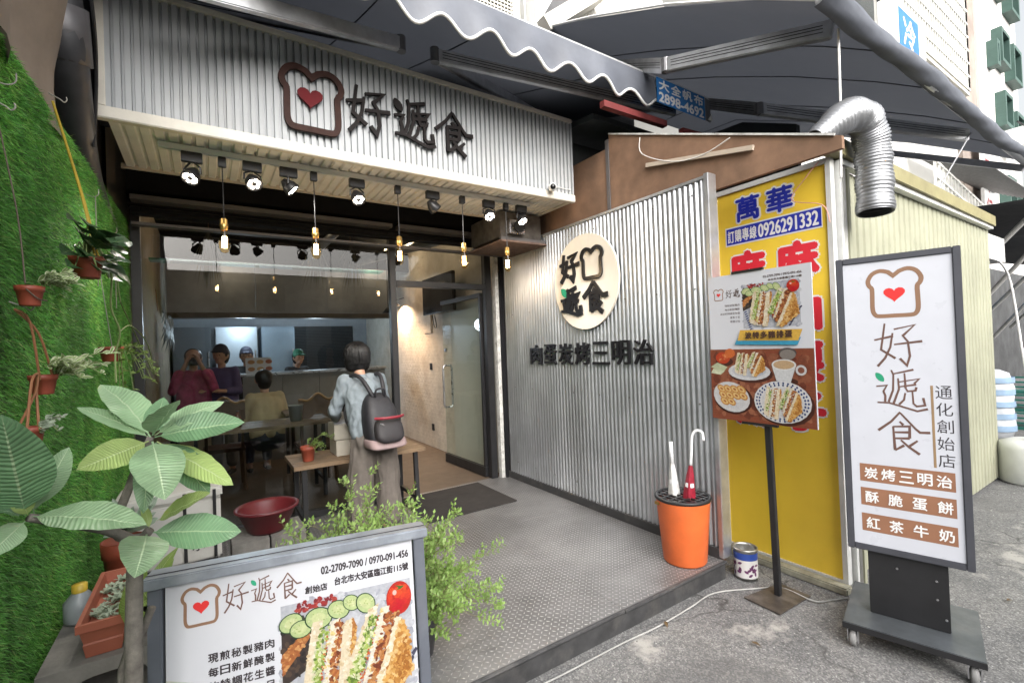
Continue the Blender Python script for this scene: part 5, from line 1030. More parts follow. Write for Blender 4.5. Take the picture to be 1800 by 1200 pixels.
tm = MB(); text_mb(AF, '創始店', .390, .845, .064, .022, .0012, 0, .035, tm); text_mb(AF, '02-2709-7090 / 0970-091-456', .437, .893, .27, .024, .0012, 0, .04, tm); text_mb(AF, '台北市大安區臨江街115號', .475, .852, .23, .025, .0012, 0, .035, tm)
for i, s_ in enumerate(('現煎秘製豬肉', '每日新鮮醃製', '淡淡的特調花生醬', '香氣十足', '荷蛋沙拉')):
    for j, ch in enumerate(reversed(s_)): text_mb(AF, ch, .278-j*.0285, .716-.038*i, .0255, .0255, .0012, 0, .03, tm)
obj('lettering', tm, ink, abd)

# ---- concrete blocks, planter, box, bowl along the left
conc = mat('old_concrete', (.20, .19, .175), .9, var=.35, scale=10, dirt=.5, dcol=(.09, .085, .08), bump=.5, bscale=50)
def block(lb, x0, x1, y0, y1, z0, z1, hole=True):
    t = thing('concrete_block', lb, 'concrete block', ((x0+x1)/2, (y0+y1)/2, z0), 'rough concrete blocks by the turf wall'); mb = MB()
    n = 12; cx, cz = (x0+x1)/2, (z0+z1)/2; rx, rz = (x1-x0)*.27, (z1-z0)*.27; ring, out = [], []
    for i in range(n*2):
        a = math.pi*i/n; ca, sa = math.cos(a), math.sin(a); ring.append((cx+rx*math.copysign(abs(ca)**.6, ca), cz+rz*math.copysign(abs(sa)**.6, sa))); m_ = max(abs(ca), abs(sa)); out.append((cx+(x1-x0)/2*ca/m_, cz+(z1-z0)/2*sa/m_))
    k = len(ring)
    mb.v = [(x, y0, z) for x, z in ring]+[(x, y0, z) for x, z in out]+[(x, y1, z) for x, z in out]+[(x, y1, z) for x, z in ring]
    for i in range(k): j = (i+1) % k; mb.f += [(i, j, k+j, k+i), (k+i, k+j, 2*k+j, 2*k+i), (2*k+i, 2*k+j, 3*k+j, 3*k+i), (3*k+i, 3*k+j, j, i)]
    obj('block', mb, conc, t)
for k in range(3): block(('bottom', 'middle', 'top')[k]+' rough hollow concrete block in the stack under the long planter', -.44, -.10, 1.92, 2.50, .122+.19*k, .308+.19*k)
pt = thing('long_planter', 'long terracotta planter box of pale succulents on concrete blocks', 'planter', (-.28, 2.2, .69))
def planter_mb():
    mb = MB(); x0, x1, y0, y1 = -.345, -.235, 1.94, 2.36; lay = [(.012, .69), (.006, .73), (.008, .735), (0, .775), (-.008, .776), (-.008, .80), (.004, .80), (.010, .765)]
    for ins, z in lay: mb.v += [(x0+ins, y0+ins, z), (x1-ins, y0+ins, z), (x1-ins, y1-ins, z), (x0+ins, y1-ins, z)]
    for i in range(len(lay)-1):
        for j in range(4): q = (j+1) % 4; mb.f.append((4*i+j, 4*i+q, 4*i+4+q, 4*i+4+j))
    mb.f.append((28, 29, 30, 31)); return mb
obj('box', planter_mb(), mat('terracotta_light', (.33, .10, .06), .55, var=.18, scale=9), pt)
lv = []
rd = random.Random(21)
for i in range(60):
    c_ = Vector((rd.uniform(-.33, -.25), rd.uniform(1.97, 2.33), .77))
    for k in range(7): a = k*.9+rd.random(); d = Vector((math.cos(a), math.sin(a), rd.uniform(.4, 1.2))).normalized(); lv.append(((c_, c_+d*rd.uniform(.015, .03), .011, Vector((0, 0, 1))), dict(n=3, petiole=0)))
succ = thing('succulents', 'mass of small pale succulents growing in the long planter', 'plant', (-.28, 2.2, .77)); obj('foliage', leaves_mb(lv), leaf_mat('succulent', (.42, .5, .38)), succ, True)
lv = [((Vector((-.20, 2.02, .70))+Vector((rd.uniform(-.05, .05), rd.uniform(-.1, .2), 0)), Vector((-.17+rd.uniform(-.07, .07), 1.98+rd.uniform(-.1, .25), .75+rd.uniform(0, .16))), .045, Vector((rd.uniform(-.3, .3), -.6, .8))), dict(n=5, petiole=.2)) for i in range(22)]
bl = thing('broad_leaf_plant', 'small broad-leaved plant squeezed between planter and menu board', 'plant', (-.18, 2.05, .69)); obj('foliage', leaves_mb(lv), leaf_mat('light_round_leaf', (.22, .32, .08), (.45, .5, .25), .3, False), bl, True)
obj('pot', pot_mb((-.17, 2.06, .692), .055, .07), mat('dark_pot'), bl, True)
lv = [((Vector((-.33, 2.75, .80)), Vector((-.30+rd.uniform(-.1, .1), 2.7+rd.uniform(-.12, .12), .84+rd.uniform(0, .14))), .05, Vector((.2, -.6, .8))), dict(n=5, petiole=.25)) for i in range(14)]
gp = thing('grey_leaf_plant', 'grey-green round-leaved plant low beside the turf wall', 'plant', (-.33, 2.75, .69)); obj('foliage', leaves_mb(lv), leaf_mat('grey_leaf', (.2, .27, .2), (.4, .45, .38), .2, False), gp, True)
obj('pot', pot_mb((-.33, 2.75, .54), .08, .26), terra, gp, True); obj('stand', MB().box((-.43, 2.62, .12), (-.22, 2.88, .539)), mat('dark_pot'), gp)
jg = thing('plastic_jug', 'grey plastic jug with yellow cap beside the planter', 'jug', (-.40, 2.30, .692)); obj('body', MB().lathe([(0, 0), (.042, 0), (.045, .01), (.045, .07), (.02, .10), (.018, .105)], (-.395, 2.25, .692), 18), mat('jug_grey', (.3, .33, .35), .35), jg, True); obj('cap', MB().lathe([(.022, .10), (.022, .125), (0, .126)], (-.395, 2.25, .692), 14), mat('cap_yellow', (.6, .42, .05), .4), jg, True)
sb = thing('foam_box', 'dirty white foam box with dark stripes behind the plumeria', 'box', (-.17, 3.35, .45))
obj('body', MB().box((-.42, 3.2, .46), (.05, 3.55, .80)), mat('dirty_foam', (.50, .49, .46), .8, var=.15, scale=5, dirt=.3, dcol=(.3, .28, .25)), sb, bevel=.01); obj('lid', MB().box((-.43, 3.19, .802), (.06, 3.56, .86)), mat('dirty_foam'), sb, bevel=.012)
for x in (-.12, .02): obj('strap', MB().box((x-.008, 3.187, .47), (x+.008, 3.1955, .85)), black_metal, sb)
obj('lettering', text_mb(frame((0, 3.1965, 0), (1, 0, 0), (0, 0, 1)), '水', -.09, .52, .06, .07, .001, 0, .01), ink, sb)
obj('stand', MB().box((-.40, 3.22, .121), (.03, 3.54, .459)), mat('dark_pot'), sb)
bw = thing('red_basin', 'wide dark red plastic basin resting on grey blocks', 'basin', (.30, 3.35, .50))
obj('basin', MB().lathe([(0, 0), (.10, 0), (.115, .02), (.165, .13), (.182, .14), (.184, .152), (.172, .155), (.155, .138), (.105, .03), (0, .02)], (.30, 3.35, .502), 40), mat('dark_red_plastic', (.10, .010, .014), .4, var=.15), bw, True)
block('grey block under the red basin on its left half', .10, .295, 3.2, 3.5, .122, .50); block('grey block under the red basin on its right half', .305, .50, 3.2, 3.5, .122, .50)
# ================================================================== PEOPLE
def caps_mb(caps):
    mb = MB()
    for (p, r, q, s_) in caps:
        p, q = Vector(p), Vector(q); d = q-p; L = d.length; d = d.normalized() if L > 1e-6 else Vector((0, 0, 1)); pts, rs = [], []
        for k in range(5): a = math.pi/2*(1-k/4); pts.append(p-d*r*math.sin(a)); rs.append(max(.0008, r*math.cos(a)))
        for k in range(5): a = math.pi/2*k/4; pts.append(q+d*s_*math.sin(a)+d*1e-5); rs.append(max(.0008, s_*math.cos(a)))
        mb.tube(pts, rs, 14)
    return mb
def skin(name, caps, m, parent, X, vox=.012, sm=6):
    mb = caps_mb(caps); mb.v = [tuple(X(*v)) for v in mb.v]; o = obj(name, mb, m, parent)
    md = o.modifiers.new('r', 'REMESH'); md.mode = 'VOXEL'; md.voxel_size = vox; s2 = o.modifiers.new('s', 'SMOOTH'); s2.factor = .5; s2.iterations = sm
    dg = bpy.context.evaluated_depsgraph_get(); me = bpy.data.meshes.new_from_object(o.evaluated_get(dg)); o.modifiers.clear(); old = o.data; o.data = me; bpy.data.meshes.remove(old)
    me.polygons.foreach_set('use_smooth', [True]*len(me.polygons))
    if name in ('shirt', 'trousers') and vox < .012:
        from mathutils import noise as nz_
        f = (15, 15, 3.2) if name == 'trousers' else (13, 13, 8); am = .016 if name == 'trousers' else .013
        nv_ = len(me.vertices); nr_ = np.zeros(nv_*3); me.vertices.foreach_get('normal', nr_); nr_ = nr_.reshape(-1, 3); co_ = np.zeros(nv_*3); me.vertices.foreach_get('co', co_); co_ = co_.reshape(-1, 3); add_ = np.zeros(nv_)
        for vi, (cx_, cy_, cz_) in enumerate(co_):
            q = Vector((cx_*f[0]+7, cy_*f[1], cz_*f[2]+cx_*4)); d_ = nz_.noise(q)+.5*nz_.noise(q*2.1); add_[vi] = am*(1-abs(d_)*1.6-.55)
        me.vertices.foreach_set('co', (co_+nr_*add_[:, None]).ravel())
        me.update()
    if not me.materials: me.materials.append(m)
    return o
skin_m = mat('skin', (.50, .29, .20), .5, var=.08, sss=.15); hair_m = mat('black_hair', (.006, .0055, .006), .45, var=.5, scale=60, bump=.5, bscale=160)
def person(lb, pos, yaw, shirt, pants, hair, cap=None, hgt=1.62, lean=0, arms='down', seated=False, vox=.014, bob=False, group=None, wide=False):
    t = thing('person', lb, 'person', pos, group); k = hgt/1.62; cy, sy = math.cos(yaw), math.sin(yaw); P = Vector(pos)
    X = lambda x, y, z: P+Vector(((x*cy-y*sy)*k, (x*sy+y*cy)*k, z*k))
    hz = .48 if seated else .86
    ln = lambda h: lean*((h-hz)/(1.40-hz))**1.2 if h > hz else 0
    chest, neck, head = hz+.36, hz+.52, hz+.655
    hy = ln(head)+.02
    # skin: head, neck, hands, ankles
    hd = [((0, hy, head), .082, (0, hy+.012, head+.035), .085), ((0, hy+.02, head-.05), .055, (0, hy+.035, head-.065), .045), ((0, ln(neck), neck-.03), .045, (0, hy-.01, head-.04), .048),
          ((0, hy+.085, head-.005), .012, (0, hy+.098, head-.018), .013), ((.083, hy, head-.02), .014, (.085, hy-.004, head+.012), .016), ((-.083, hy, head-.02), .014, (-.085, hy-.004, head+.012), .016)]
    sh_y, sh_z = ln(neck-.05), neck-.06
    ar = {}
    for s_ in (-1, 1):
        S0 = Vector((s_*.155, sh_y, sh_z))
        if arms == 'table': El = Vector((s_*.235, sh_y+.05, sh_z-.25)); Ha = Vector((s_*.13, sh_y+.27, sh_z-.37))
        elif arms == 'camera': El = Vector((s_*.22, sh_y+.12, sh_z-.20)); Ha = Vector((s_*.06, hy+.16, head-.03))
        elif arms == 'front': El = Vector((s_*.22, sh_y+.04, sh_z-.26)); Ha = Vector((s_*.12, sh_y+.24, sh_z-.24))
        else: El = Vector((s_*.21, sh_y-.02, sh_z-.28)); Ha = Vector((s_*.22, sh_y+.04, sh_z-.52))
        ar[s_] = (S0, El, Ha); d = (Ha-El).normalized(); hd.append((tuple(El+(Ha-El)*.55), .028, tuple(Ha), .023)); pm_ = Ha+d*.05; hd.append((tuple(Ha), .024, tuple(pm_), .028)); sd_ = d.cross(Vector((0, 0, 1))); sd_ = sd_.normalized() if sd_.length > .05 else Vector((1, 0, 0)); dn = sd_.cross(d)
        for f in range(4): b0 = pm_+sd_*(.024-.016*f); ll = (.06, .07, .066, .05)[f]; hd += [(tuple(b0), .0085, tuple(b0+d*ll*.55), .008), (tuple(b0+d*ll*.55), .008, tuple(b0+d*ll*.9-dn*.02), .0065)]
        hd.append((tuple(Ha+d*.015+sd_*s_*-.02), .010, tuple(Ha+d*.05+sd_*s_*-.05), .0085))
    if seated: ft = [((s_*.10, .40, .06), (s_*.10, .42, .12)) for s_ in (-1, 1)]
    else: ft = [((s_*.095, 0, .07), (s_*.095, .0, .2)) for s_ in (-1, 1)]
    for a, b_ in ft: hd.append((a, .034, b_, .04))
    # one continuous body under the clothes
    hd += [((0, ln(chest), chest), .10, (0, ln(neck), neck-.08), .06), ((0, 0, hz+.05), .09, (0, ln(chest), chest), .10)]
    for s_ in (-1, 1):
        S0, El, Ha = ar[s_]; hd += [((0, sh_y, sh_z-.02), .05, tuple(S0), .04), (tuple(S0), .04, tuple(El), .033), (tuple(El), .033, tuple(El+(Ha-El)*.6), .027)]
        if seated: hd += [((s_*.08, 0, hz), .08, (s_*.10, .38, hz), .055), ((s_*.10, .38, hz), .055, (s_*.10, .41, .10), .036)]
        else: hd += [((s_*.08, 0, hz), .085, (s_*.09, .01, .48), .055), ((s_*.09, .01, .48), .055, (s_*.095, 0, .09), .036)]
    skin('body', hd, skin_m, t, X, min(vox, .009), 3)
    for s_ in (-1, 1):
        e = X(s_*.032, hy+.083, head+.012); obj('eye', MB().lathe([(0, -.009), (.009, 0), (0, .009)], e, 8), mat('eye_dark', (.02, .015, .012), .2), t, True)
    e = [X(x*.025, hy+.082+.004*(1-x*x), head-.052) for x in (-1, -.5, 0, .5, 1)]; obj('mouth', MB().tube(e, .005, 6), mat('lips', (.38, .13, .11), .45), t, True)
    # clothes
    top = [((-.075, ln(chest), chest-.02), .115, (-.085, ln(neck), neck-.13), .10), ((.075, ln(chest), chest-.02), .115, (.085, ln(neck), neck-.13), .10), ((-.07, 0, hz+.04), .125, (-.07, ln(chest), chest), .112), ((.07, 0, hz+.04), .125, (.07, ln(chest), chest), .112), ((-.1, sh_y, sh_z-.005), .06, (.1, sh_y, sh_z-.005), .06), ((0, -.005, hz+.02), .135, (0, ln(chest)-.005, chest), .128), ((0, ln(chest)-.005, chest), .128, (0, sh_y, neck-.075), .075)]
    for s_ in (-1, 1): S0, El, Ha = ar[s_]; top += [(tuple(S0), .062, tuple(El), .053), (tuple(El), .053, tuple(El+(Ha-El)*.62), .045)]
    skin('shirt', top, shirt, t, X, vox)
    w = 1.34 if wide else 1
    lg = [((-.05, -.01, hz+.04), .118, (.05, -.01, hz+.04), .118), ((-.07, -.02, hz-.04), .122, (.07, -.02, hz-.04), .122)]
    for s_ in (-1, 1):
        if seated: lg += [((s_*.085, 0, hz), .10, (s_*.10, .39, hz), .075), ((s_*.10, .39, hz), .073, (s_*.10, .41, .16), .055)]
        else: lg += [((s_*.078, -.01, hz-.03), .108, (s_*(.092+.03*wide), .005, .50), .078*w), ((s_*(.092+.03*wide), .005, .50), .078*w, (s_*(.097+.034*wide), 0, .15), .070*w**1.4)]
    skin('trousers', lg, pants, t, X, vox)
    sh_c = []
    for s_ in (-1, 1): y0 = .41 if seated else 0; sh_c += [((s_*.097, y0-.03, .035), .034, (s_*.105, y0+.12, .03), .03)]
    skin('shoes', sh_c, mat('shoe_dark', (.04, .035, .035), .5), t, X, .01)
    hc = [((0, hy-.015, head+.03), .098, (0, hy-.02, head+.035), .100), ((0, hy-.045, head-.01), .085, (0, hy-.04, head-.04), .075)]
    if bob: hc += [((-.05, hy-.03, head-.02), .072, (-.055, hy-.025, head-.065), .058), ((.05, hy-.03, head-.02), .072, (.055, hy-.025, head-.065), .058), ((0, hy-.05, head-.02), .08, (0, hy-.05, head-.075), .062)]
    skin('hair', hc, hair, t, X, .009, 4)
    if bob:
        rd_ = random.Random(2); hs = MB()
        for i in range(420):
            az = rd_.uniform(-2.75, 2.75); pts = []   # 0 = back of the head
            for kk_ in range(7):
                ph_ = 1.45-2.05*kk_/6; rx = .112+.004*rd_.random(); r_ = math.cos(max(ph_, -.35)); zz = head+.035+.112*math.sin(max(ph_, 0))-(.085*(-ph_/.6) if ph_ < 0 else 0)
                pts.append(X(math.sin(az)*rx*r_+rd_.uniform(-.002, .002), hy-.02-math.cos(az)*rx*r_*1.03, zz+rd_.uniform(-.004, .004)))
            hs.tube(pts, [.0042, .0045, .0045, .0042, .0038, .003, .0015], 4, False)
        obj('hair_strands', hs, hair, t, True)
    if cap:
        skin('cap', [((0, hy-.005, head+.055), .098, (0, hy-.005, head+.075), .09), ((-.05, hy+.09, head+.062), .012, (.05, hy+.09, head+.062), .012), ((-.045, hy+.13, head+.056), .011, (.045, hy+.13, head+.056), .011), ((0, hy+.07, head+.062), .014, (0, hy+.14, head+.055), .012)], cap, t, X, .009, 3)
    return t, X
linen = mat('pale_blue_linen', (.22, .26, .29), .8, var=.2, scale=16, bump=.4, bscale=18); taupe = mat('taupe_cotton', (.15, .13, .115), .85, var=.18, scale=14, bump=.35, bscale=14)
wm, X = person('woman seen from behind in grey-blue shirt and wide taupe trousers leaning over the table', (1.115, 3.80, .12), R(8), linen, taupe, hair_m, None, 1.53, .22, 'table', bob=True, vox=.011, wide=True)
bp = thing('backpack', 'dark backpack with red stripe worn by the standing woman', 'backpack', X(.03, -.17, .80))
def pack_mb(x0, x1, y0, y1, z0, z1, n=3.2, taper=.28, lean=.16):
    mb = MB(); nu_, nv_ = 28, 16
    for j in range(nv_+1):
        ph = math.pi*(j/nv_-.5)
        for i in range(nu_):
            th = 2*math.pi*i/nu_; e = 2/n; f = lambda v: math.copysign(abs(v)**e, v)
            a, b_, c_ = f(math.cos(ph))*f(math.cos(th)), f(math.cos(ph))*f(math.sin(th)), f(math.sin(ph)); h = (c_+1)/2
            mb.v.append(tuple(X((x0+x1)/2+a*(x1-x0)/2*(1-taper*h*h), (y0+y1)/2+b_*(y1-y0)/2*(1-.35*h*h)+lean*h, (z0+z1)/2+c_*(z1-z0)/2)))
    for j in range(nv_):
        for i in range(nu_): q = (i+1) % nu_; mb.f.append((j*nu_+i, j*nu_+q, (j+1)*nu_+q, (j+1)*nu_+i))
    return mb
navy = mat('dark_nylon', (.022, .022, .027), .55, var=.3, scale=20, bump=.25, bscale=30)
obj('bag', pack_mb(-.15, .165, -.34, -.10, .77, 1.22), navy, bp, True); obj('front_pocket', pack_mb(-.115, .13, -.375, -.25, .83, 1.03, taper=.1, lean=.05), mat('dark_nylon_pocket', (.030, .027, .03), .6, bump=.25, bscale=30), bp, True)
obj('bottom_band', pack_mb(-.152, .167, -.344, -.105, .775, .868, n=4.5, taper=.0, lean=.03), mat('pink_grey_band', (.30, .22, .22), .65, var=.15), bp, True)
obj('red_stripe', MB().tube([X(x, -.358+.055*(abs(x-.008)/.12)**3, 1.035) for x in np.linspace(-.115, .13, 12)], .011, 6), mat('stripe_red', (.25, .02, .035), .5), bp)
obj('zip', MB().tube([X(-.10, -.362, 1.0), X(-.07, -.366, .985)], .005, 6), steel, bp)
for s_ in (-1, 1): obj('strap', MB().tube(smooth_pts([X(s_*.05+.01, -.12, 1.19), X(s_*.09, .0, 1.345), X(s_*.115, .16, 1.36), X(s_*.13, .27, 1.22), X(s_*.15, .18, .98), X(s_*.15, -.04, .88)], 4), .017, 8), navy, bp, True)
obj('grab_loop', MB().tube(smooth_pts([X(-.03, -.14, 1.19), X(-.03, -.16, 1.25), X(.04, -.16, 1.25), X(.05, -.14, 1.19)], 4), .008, 6), navy, bp, True)
ph, XP = person('window reflection of the photographer in pink and plum striped top, built as a figure inside', (-.13, 7.0, .12), R(180), mat('pink_top', (.42, .07, .16), .8, var=.5, scale=9), mat('beige_shorts', (.45, .38, .28), .8), hair_m, None, 1.58, 0, 'camera')  # photographer's reflection in the glass, built as a solid person inside
cmr = thing('reflected_camera', 'black camera of the reflected photographer, built with the figure inside', 'camera', XP(0, .16, 1.47)); obj('body', MB().box(XP(-.065, .13, 1.43), XP(.065, .18, 1.53)), black_metal, cmr, bevel=.006); obj('lens', MB().lathe([(0, 0), (.036, 0), (.036, .06), (.03, .06), (0, .05)], XP(0, .18, 1.48), 16, (0, -1, 0)), black_metal, cmr, True)  # camera belongs to the same reflection, also built solid
person('window reflection of the companion in purple jacket and dark cap, built as a figure inside', (.17, 7.05, .12), R(150), mat('purple_jacket', (.09, .07, .16), .8), mat('grey_trousers', (.16, .15, .15), .8), hair_m, mat('dark_cap', (.03, .03, .05), .7), 1.60, 0, 'front')  # companion's reflection in the glass, built as a solid person inside
person('customer in beige shirt seated at the inside table with back turned', (.60, 6.35, .14), R(10), mat('beige_shirt', (.50, .40, .24), .85, var=.2, bump=.3), mat('navy_trousers', (.05, .06, .10), .8), hair_m, None, 1.66, .12, 'table', seated=True)
person('kitchen worker in black shirt and dark cap behind the counter', (.52, 8.2, .12), R(175), mat('black_shirt', (.02, .02, .023), .8), mat('navy_trousers'), hair_m, mat('dark_cap'), 1.58, 0, 'front')
person('kitchen worker in green cap bent over the stove at the counter right', (1.20, 8.3, .12), R(200), mat('black_shirt'), mat('navy_trousers'), hair_m, mat('green_cap', (.03, .16, .09), .7), 1.52, .1, 'front')

# ================================================================== SHOP INTERIOR
wood = mat('worn_wood_top', (.20, .135, .08), .55, var=.3, scale=9, bump=.15, bscale=30); legm = black_metal
def table(lb, x0, x1, y0, y1, zt, planks=4):
    t = thing('wooden_table', lb, 'table', ((x0+x1)/2, (y0+y1)/2, .12), 'plank-topped tables'); w = (y1-y0)/planks
    for i in range(planks): obj('plank', MB().box((x0, y0+i*w+.002, zt-.032), (x1, y0+(i+1)*w-.002, zt+.0015*(i % 2))), wood, t)
    for x in (x0+.08, x1-.08):
        for sgn, yy in ((-1, y0+.06), (1, y1-.06)): obj('leg', MB().bar((x, yy, zt-.034), (x, yy+sgn*.03, .121), .035, .035), legm, t)
        obj('crossbar', MB().bar((x, y0+.06, .28), (x, y1-.06, .28), .03, .03), legm, t)
    return t
table('low plank table in front of the shop window beside the woman', .55, 1.64, 3.98, 4.50, .725)
table('long plank table inside the window at the left', -.35, 1.1, 5.2, 5.75, .90); table('plank table with menu cards inside the shop near the chair', .75, 2.0, 5.95, 6.5, .92)
struct(obj('door_mat', MB().box((1.55, 3.75, .1225), (2.45, 4.52, .132)), mat('dark_mat', (.03, .026, .024), .95, var=.3, bump=.4)))
rb = thing('carton_stack', 'pale cartons stacked with a printed card on the plank table', 'carton', (1.0, 4.25, .727)); pap = mat('carton_pale', (.45, .42, .36), .7, var=.15)
for k in range(2): obj('carton', MB().box((.90-.01*k, 4.12+.01*k, .728+.135*k), (1.10-.01*k, 4.38, .860+.135*k)), pap, rb, bevel=.005)
obj('card', MB().add([(.89, 4.13, 1.0), (1.09, 4.13, 1.0), (1.08, 4.30, 1.08), (.88, 4.30, 1.08), (.89, 4.13, .998), (1.09, 4.13, .998), (1.08, 4.30, 1.078), (.88, 4.30, 1.078)], [(0,1,2,3),(7,6,5,4),(0,4,5,1),(2,6,7,3)]), print_white, rb)
pp = thing('table_pot', 'terracotta pot with thin leggy plant on the plank table', 'plant pot', (.68, 4.14, .727)); obj('pot', pot_mb((.68, 4.14, .728), .058, .12), terra, pp, True)
s_, l_ = trailing(Vector((.68, 4.14, .84)), .04, 9, .24, .5, 9, .012, .03); obj('stems', s_, mat('stem_green'), pp); obj('foliage', l_, olive_leaf, pp, True)
def chair(lb, x, y, yaw=0):
    t = thing('wooden_chair', lb, 'chair', (x, y, .12), 'chairs inside the shop'); cwd = mat('dark_chair_wood', (.10, .055, .03), .45, var=.3)
    obj('seat', MB().box((x-.2, y-.2, .56), (x+.2, y+.2, .60)), cwd, t, bevel=.01)
    for a in (-.17, .17):
        for b_ in (-.17, .17): obj('leg', MB().bar((x+a, y+b_, .56), (x+a*1.1, y+b_*1.1, .12), .03, .03), cwd, t)
        obj('back_post', MB().bar((x+a, y-.19, .60), (x+a, y-.24, 1.02), .03, .025), cwd, t)
    obj('backrest', MB().sheet([(x-.2+.4*i/20, y-.225, 1.08+.06*math.sin(math.pi*i/20)+.025*math.cos(4*math.pi*i/20)) for i in range(21)], (0, -.012, -.20)), cwd, t, True)
    obj('crest_rail', MB().tube([(x-.2+.4*i/20, y-.232, 1.08+.06*math.sin(math.pi*i/20)+.025*math.cos(4*math.pi*i/20)) for i in range(21)], .013, 8), mat('honey_wood', (.36, .2, .08), .4), t, True)
chair('dark chair with curved honey-coloured crest rail inside the window', 1.02, 5.72); chair('plain dark chair at the left end of the inside table', .15, 6.2)
pail = thing('metal_pail', 'grey metal pail on the inside table by the seated customer', 'pail', (.78, 5.4, .9)); obj('pail', MB().lathe([(0, 0), (.055, 0), (.075, .16), (.078, .165), (.072, .165), (.052, .01), (0, .008)], (.78, 5.4, .902), 24), mat('pail_zinc', (.28, .31, .31), .4, .6), pail, True)
def bottle(lb, x, y, z, h, r, m_, grp):
    t = thing('bottle', lb, 'bottle', (x, y, z), grp); obj('body', MB().lathe([(0, 0), (r, 0), (r, h*.6), (r*.45, h*.78), (r*.4, h*.93), (0, h*.93)], (x, y, z+.001), 14), m_, t, True); obj('cap', MB().lathe([(r*.46, h*.935), (r*.46, h), (0, h)], (x, y, z+.001), 12), black_metal, t, True)
gsm = mat('sauce_brown', (.16, .05, .02), .2); 
for k, (x, y) in enumerate(((-.15, 5.45), (.02, 5.5), (.25, 5.42))): bottle(('tall dark sauce bottle at the left of the inside table', 'red-capped style sauce bottle second on the inside table', 'short sauce bottle third on the inside table')[k].replace('red-capped style ', ''), x, y, .9015, (.24, .2, .16)[k], .033, gsm, 'sauce bottles inside')
nb = thing('napkin_box', 'white napkin box on the plank table inside the shop', 'box', (1.3, 6.2, .92)); obj('box', MB().box((1.2, 6.15, .9225), (1.36, 6.27, 1.0)), print_white, nb, bevel=.006); obj('napkin', MB().box((1.25, 6.19, 1.0005), (1.31, 6.23, 1.03)), wht, nb)
# counter, hood in place of a window reflection, fridges
ct = thing('service_counter', 'grey service counter dividing kitchen from dining room', 'counter', (.95, 7.5, .12))
cpm = mat('grey_laminate', (.20, .195, .19), .5, var=.15)
for i in range(4): obj('panel', MB().box((.42+.5*i, 7.46, .12), (.915+.5*i, 7.5, 1.32)), cpm, ct)
obj('worktop', MB().box((.40, 7.42, 1.322), (2.45, 7.95, 1.355)), steel, ct, bevel=.004)
mc = thing('menu_stand', 'small illustrated menu card standing on the service counter', 'menu', (.62, 7.5, 1.357)); MF = frame((.46, 7.46, 1.358), (1, 0, 0), (0, .12, 1)); cb_ = obj('card', MB().fbox(MF, (0, 0, -.006), (.32, .22, 0)), print_white, mc)
A = Art(MF, .0003); [A.ell(.07+.11*(i % 3), .16-.1*(i//3), .045, .03, [(.6, .3, .12), (.7, .45, .2), (.5, .15, .06)][i % 3], 14, jit=.1) for i in range(6)]; A.build(cb_)
hd_ = thing('reflection_hood', 'long grey hood standing in for the street reflected in the window', 'hood', (1.1, 7.4, 2.2))  # grey hood sheets stand in for the street's reflection in the window
hoodm = mat('hood_reflection_grey', (.34, .36, .40), .35, .35, var=.3, scale=2.2, bump=.12, bscale=5)
for i, (a, b_) in enumerate(((-.40, .60), (.605, 1.55), (1.555, 2.62))): obj('front_sheet', MB().box((a, 7.38+.004*i, 2.20), (b_, 7.41, 2.90)), hoodm, hd_)
obj('added_glare_board', MB().box((-.45, 7.42, 2.902), (2.86, 7.46, 3.218)), blk, hd_)  # dark board added to hide the bright kitchen tube above the hood
obj('canopy', MB().box((-.40, 7.415, 2.20), (2.62, 8.6, 2.25)), mat('hood_under', (.1, .1, .1), .5, .4), hd_); obj('lip', MB().box((-.40, 7.37, 2.13), (2.62, 7.44, 2.198)), mat('grimy_brass', (.10, .08, .05), .45, .4, var=.4), hd_)
for lb, x0, x1, c_ in (('dark grey upright fridge at the kitchen left', -.42, .08, (.10, .11, .12)), ('pale blue-white upright fridge in the kitchen', .13, .72, (.55, .60, .66)), ('steel upright fridge right of the pale one', .78, 1.28, (.30, .36, .42))):
    f_ = thing('upright_fridge', lb, 'fridge', ((x0+x1)/2, 9.0, .12), 'kitchen fridges'); fmx = mat('fridge_%.2f' % c_[0], c_, .35, .2, var=.08)
    obj('cabinet', MB().box((x0, 8.72, .122), (x1, 9.4, 2.08)), fmx, f_, bevel=.01); obj('door', MB().box((x0+.01, 8.69, .2), (x1-.01, 8.717, 1.1)), fmx, f_, bevel=.004); obj('door', MB().box((x0+.01, 8.69, 1.12), (x1-.01, 8.717, 2.06)), fmx, f_, bevel=.004); obj('handle', MB().tube([(x1-.04, 8.675, 1.2), (x1-.04, 8.675, 1.7)], .012, 8), steel, f_)
bl_ = thing('window_blind', 'dark horizontal slat blind at the back of the kitchen', 'blind', (1.9, 9.9, 1.3))
for i in range(26): obj('slat', MB().box((1.45, 9.93, 1.32+.03*i), (2.55, 9.965, 1.325+.03*i)), mat('blind_slat', (.09, .10, .11), .5), bl_)
obj('panel', MB().box((1.42, 9.972, 1.2), (2.58, 9.99, 2.15)), mat('blind_back', (.03, .035, .04), .6), bl_)
tube = thing('kitchen_tube_light', 'cool white ceiling tube light over the kitchen', 'ceiling light', (.9, 8.3, 3.1)); obj('housing', MB().box((.2, 8.24, 3.16), (1.8, 8.36, 3.2)), wht, tube); obj('tube', MB().tube([(.22, 8.3, 3.14), (1.78, 8.3, 3.14)], .015, 10), mat('tube_glow', (1, 1, 1), .3, var=0, emis=30, ecol=(.82, .92, 1)), tube)
lamp('tube_light', 'POINT', (.5, 8.0, 2.05), 13, (.75, .88, 1), tube, .12); lamp('tube_light', 'POINT', (1.6, 8.6, 2.0), 9, (.75, .88, 1), tube, .12)
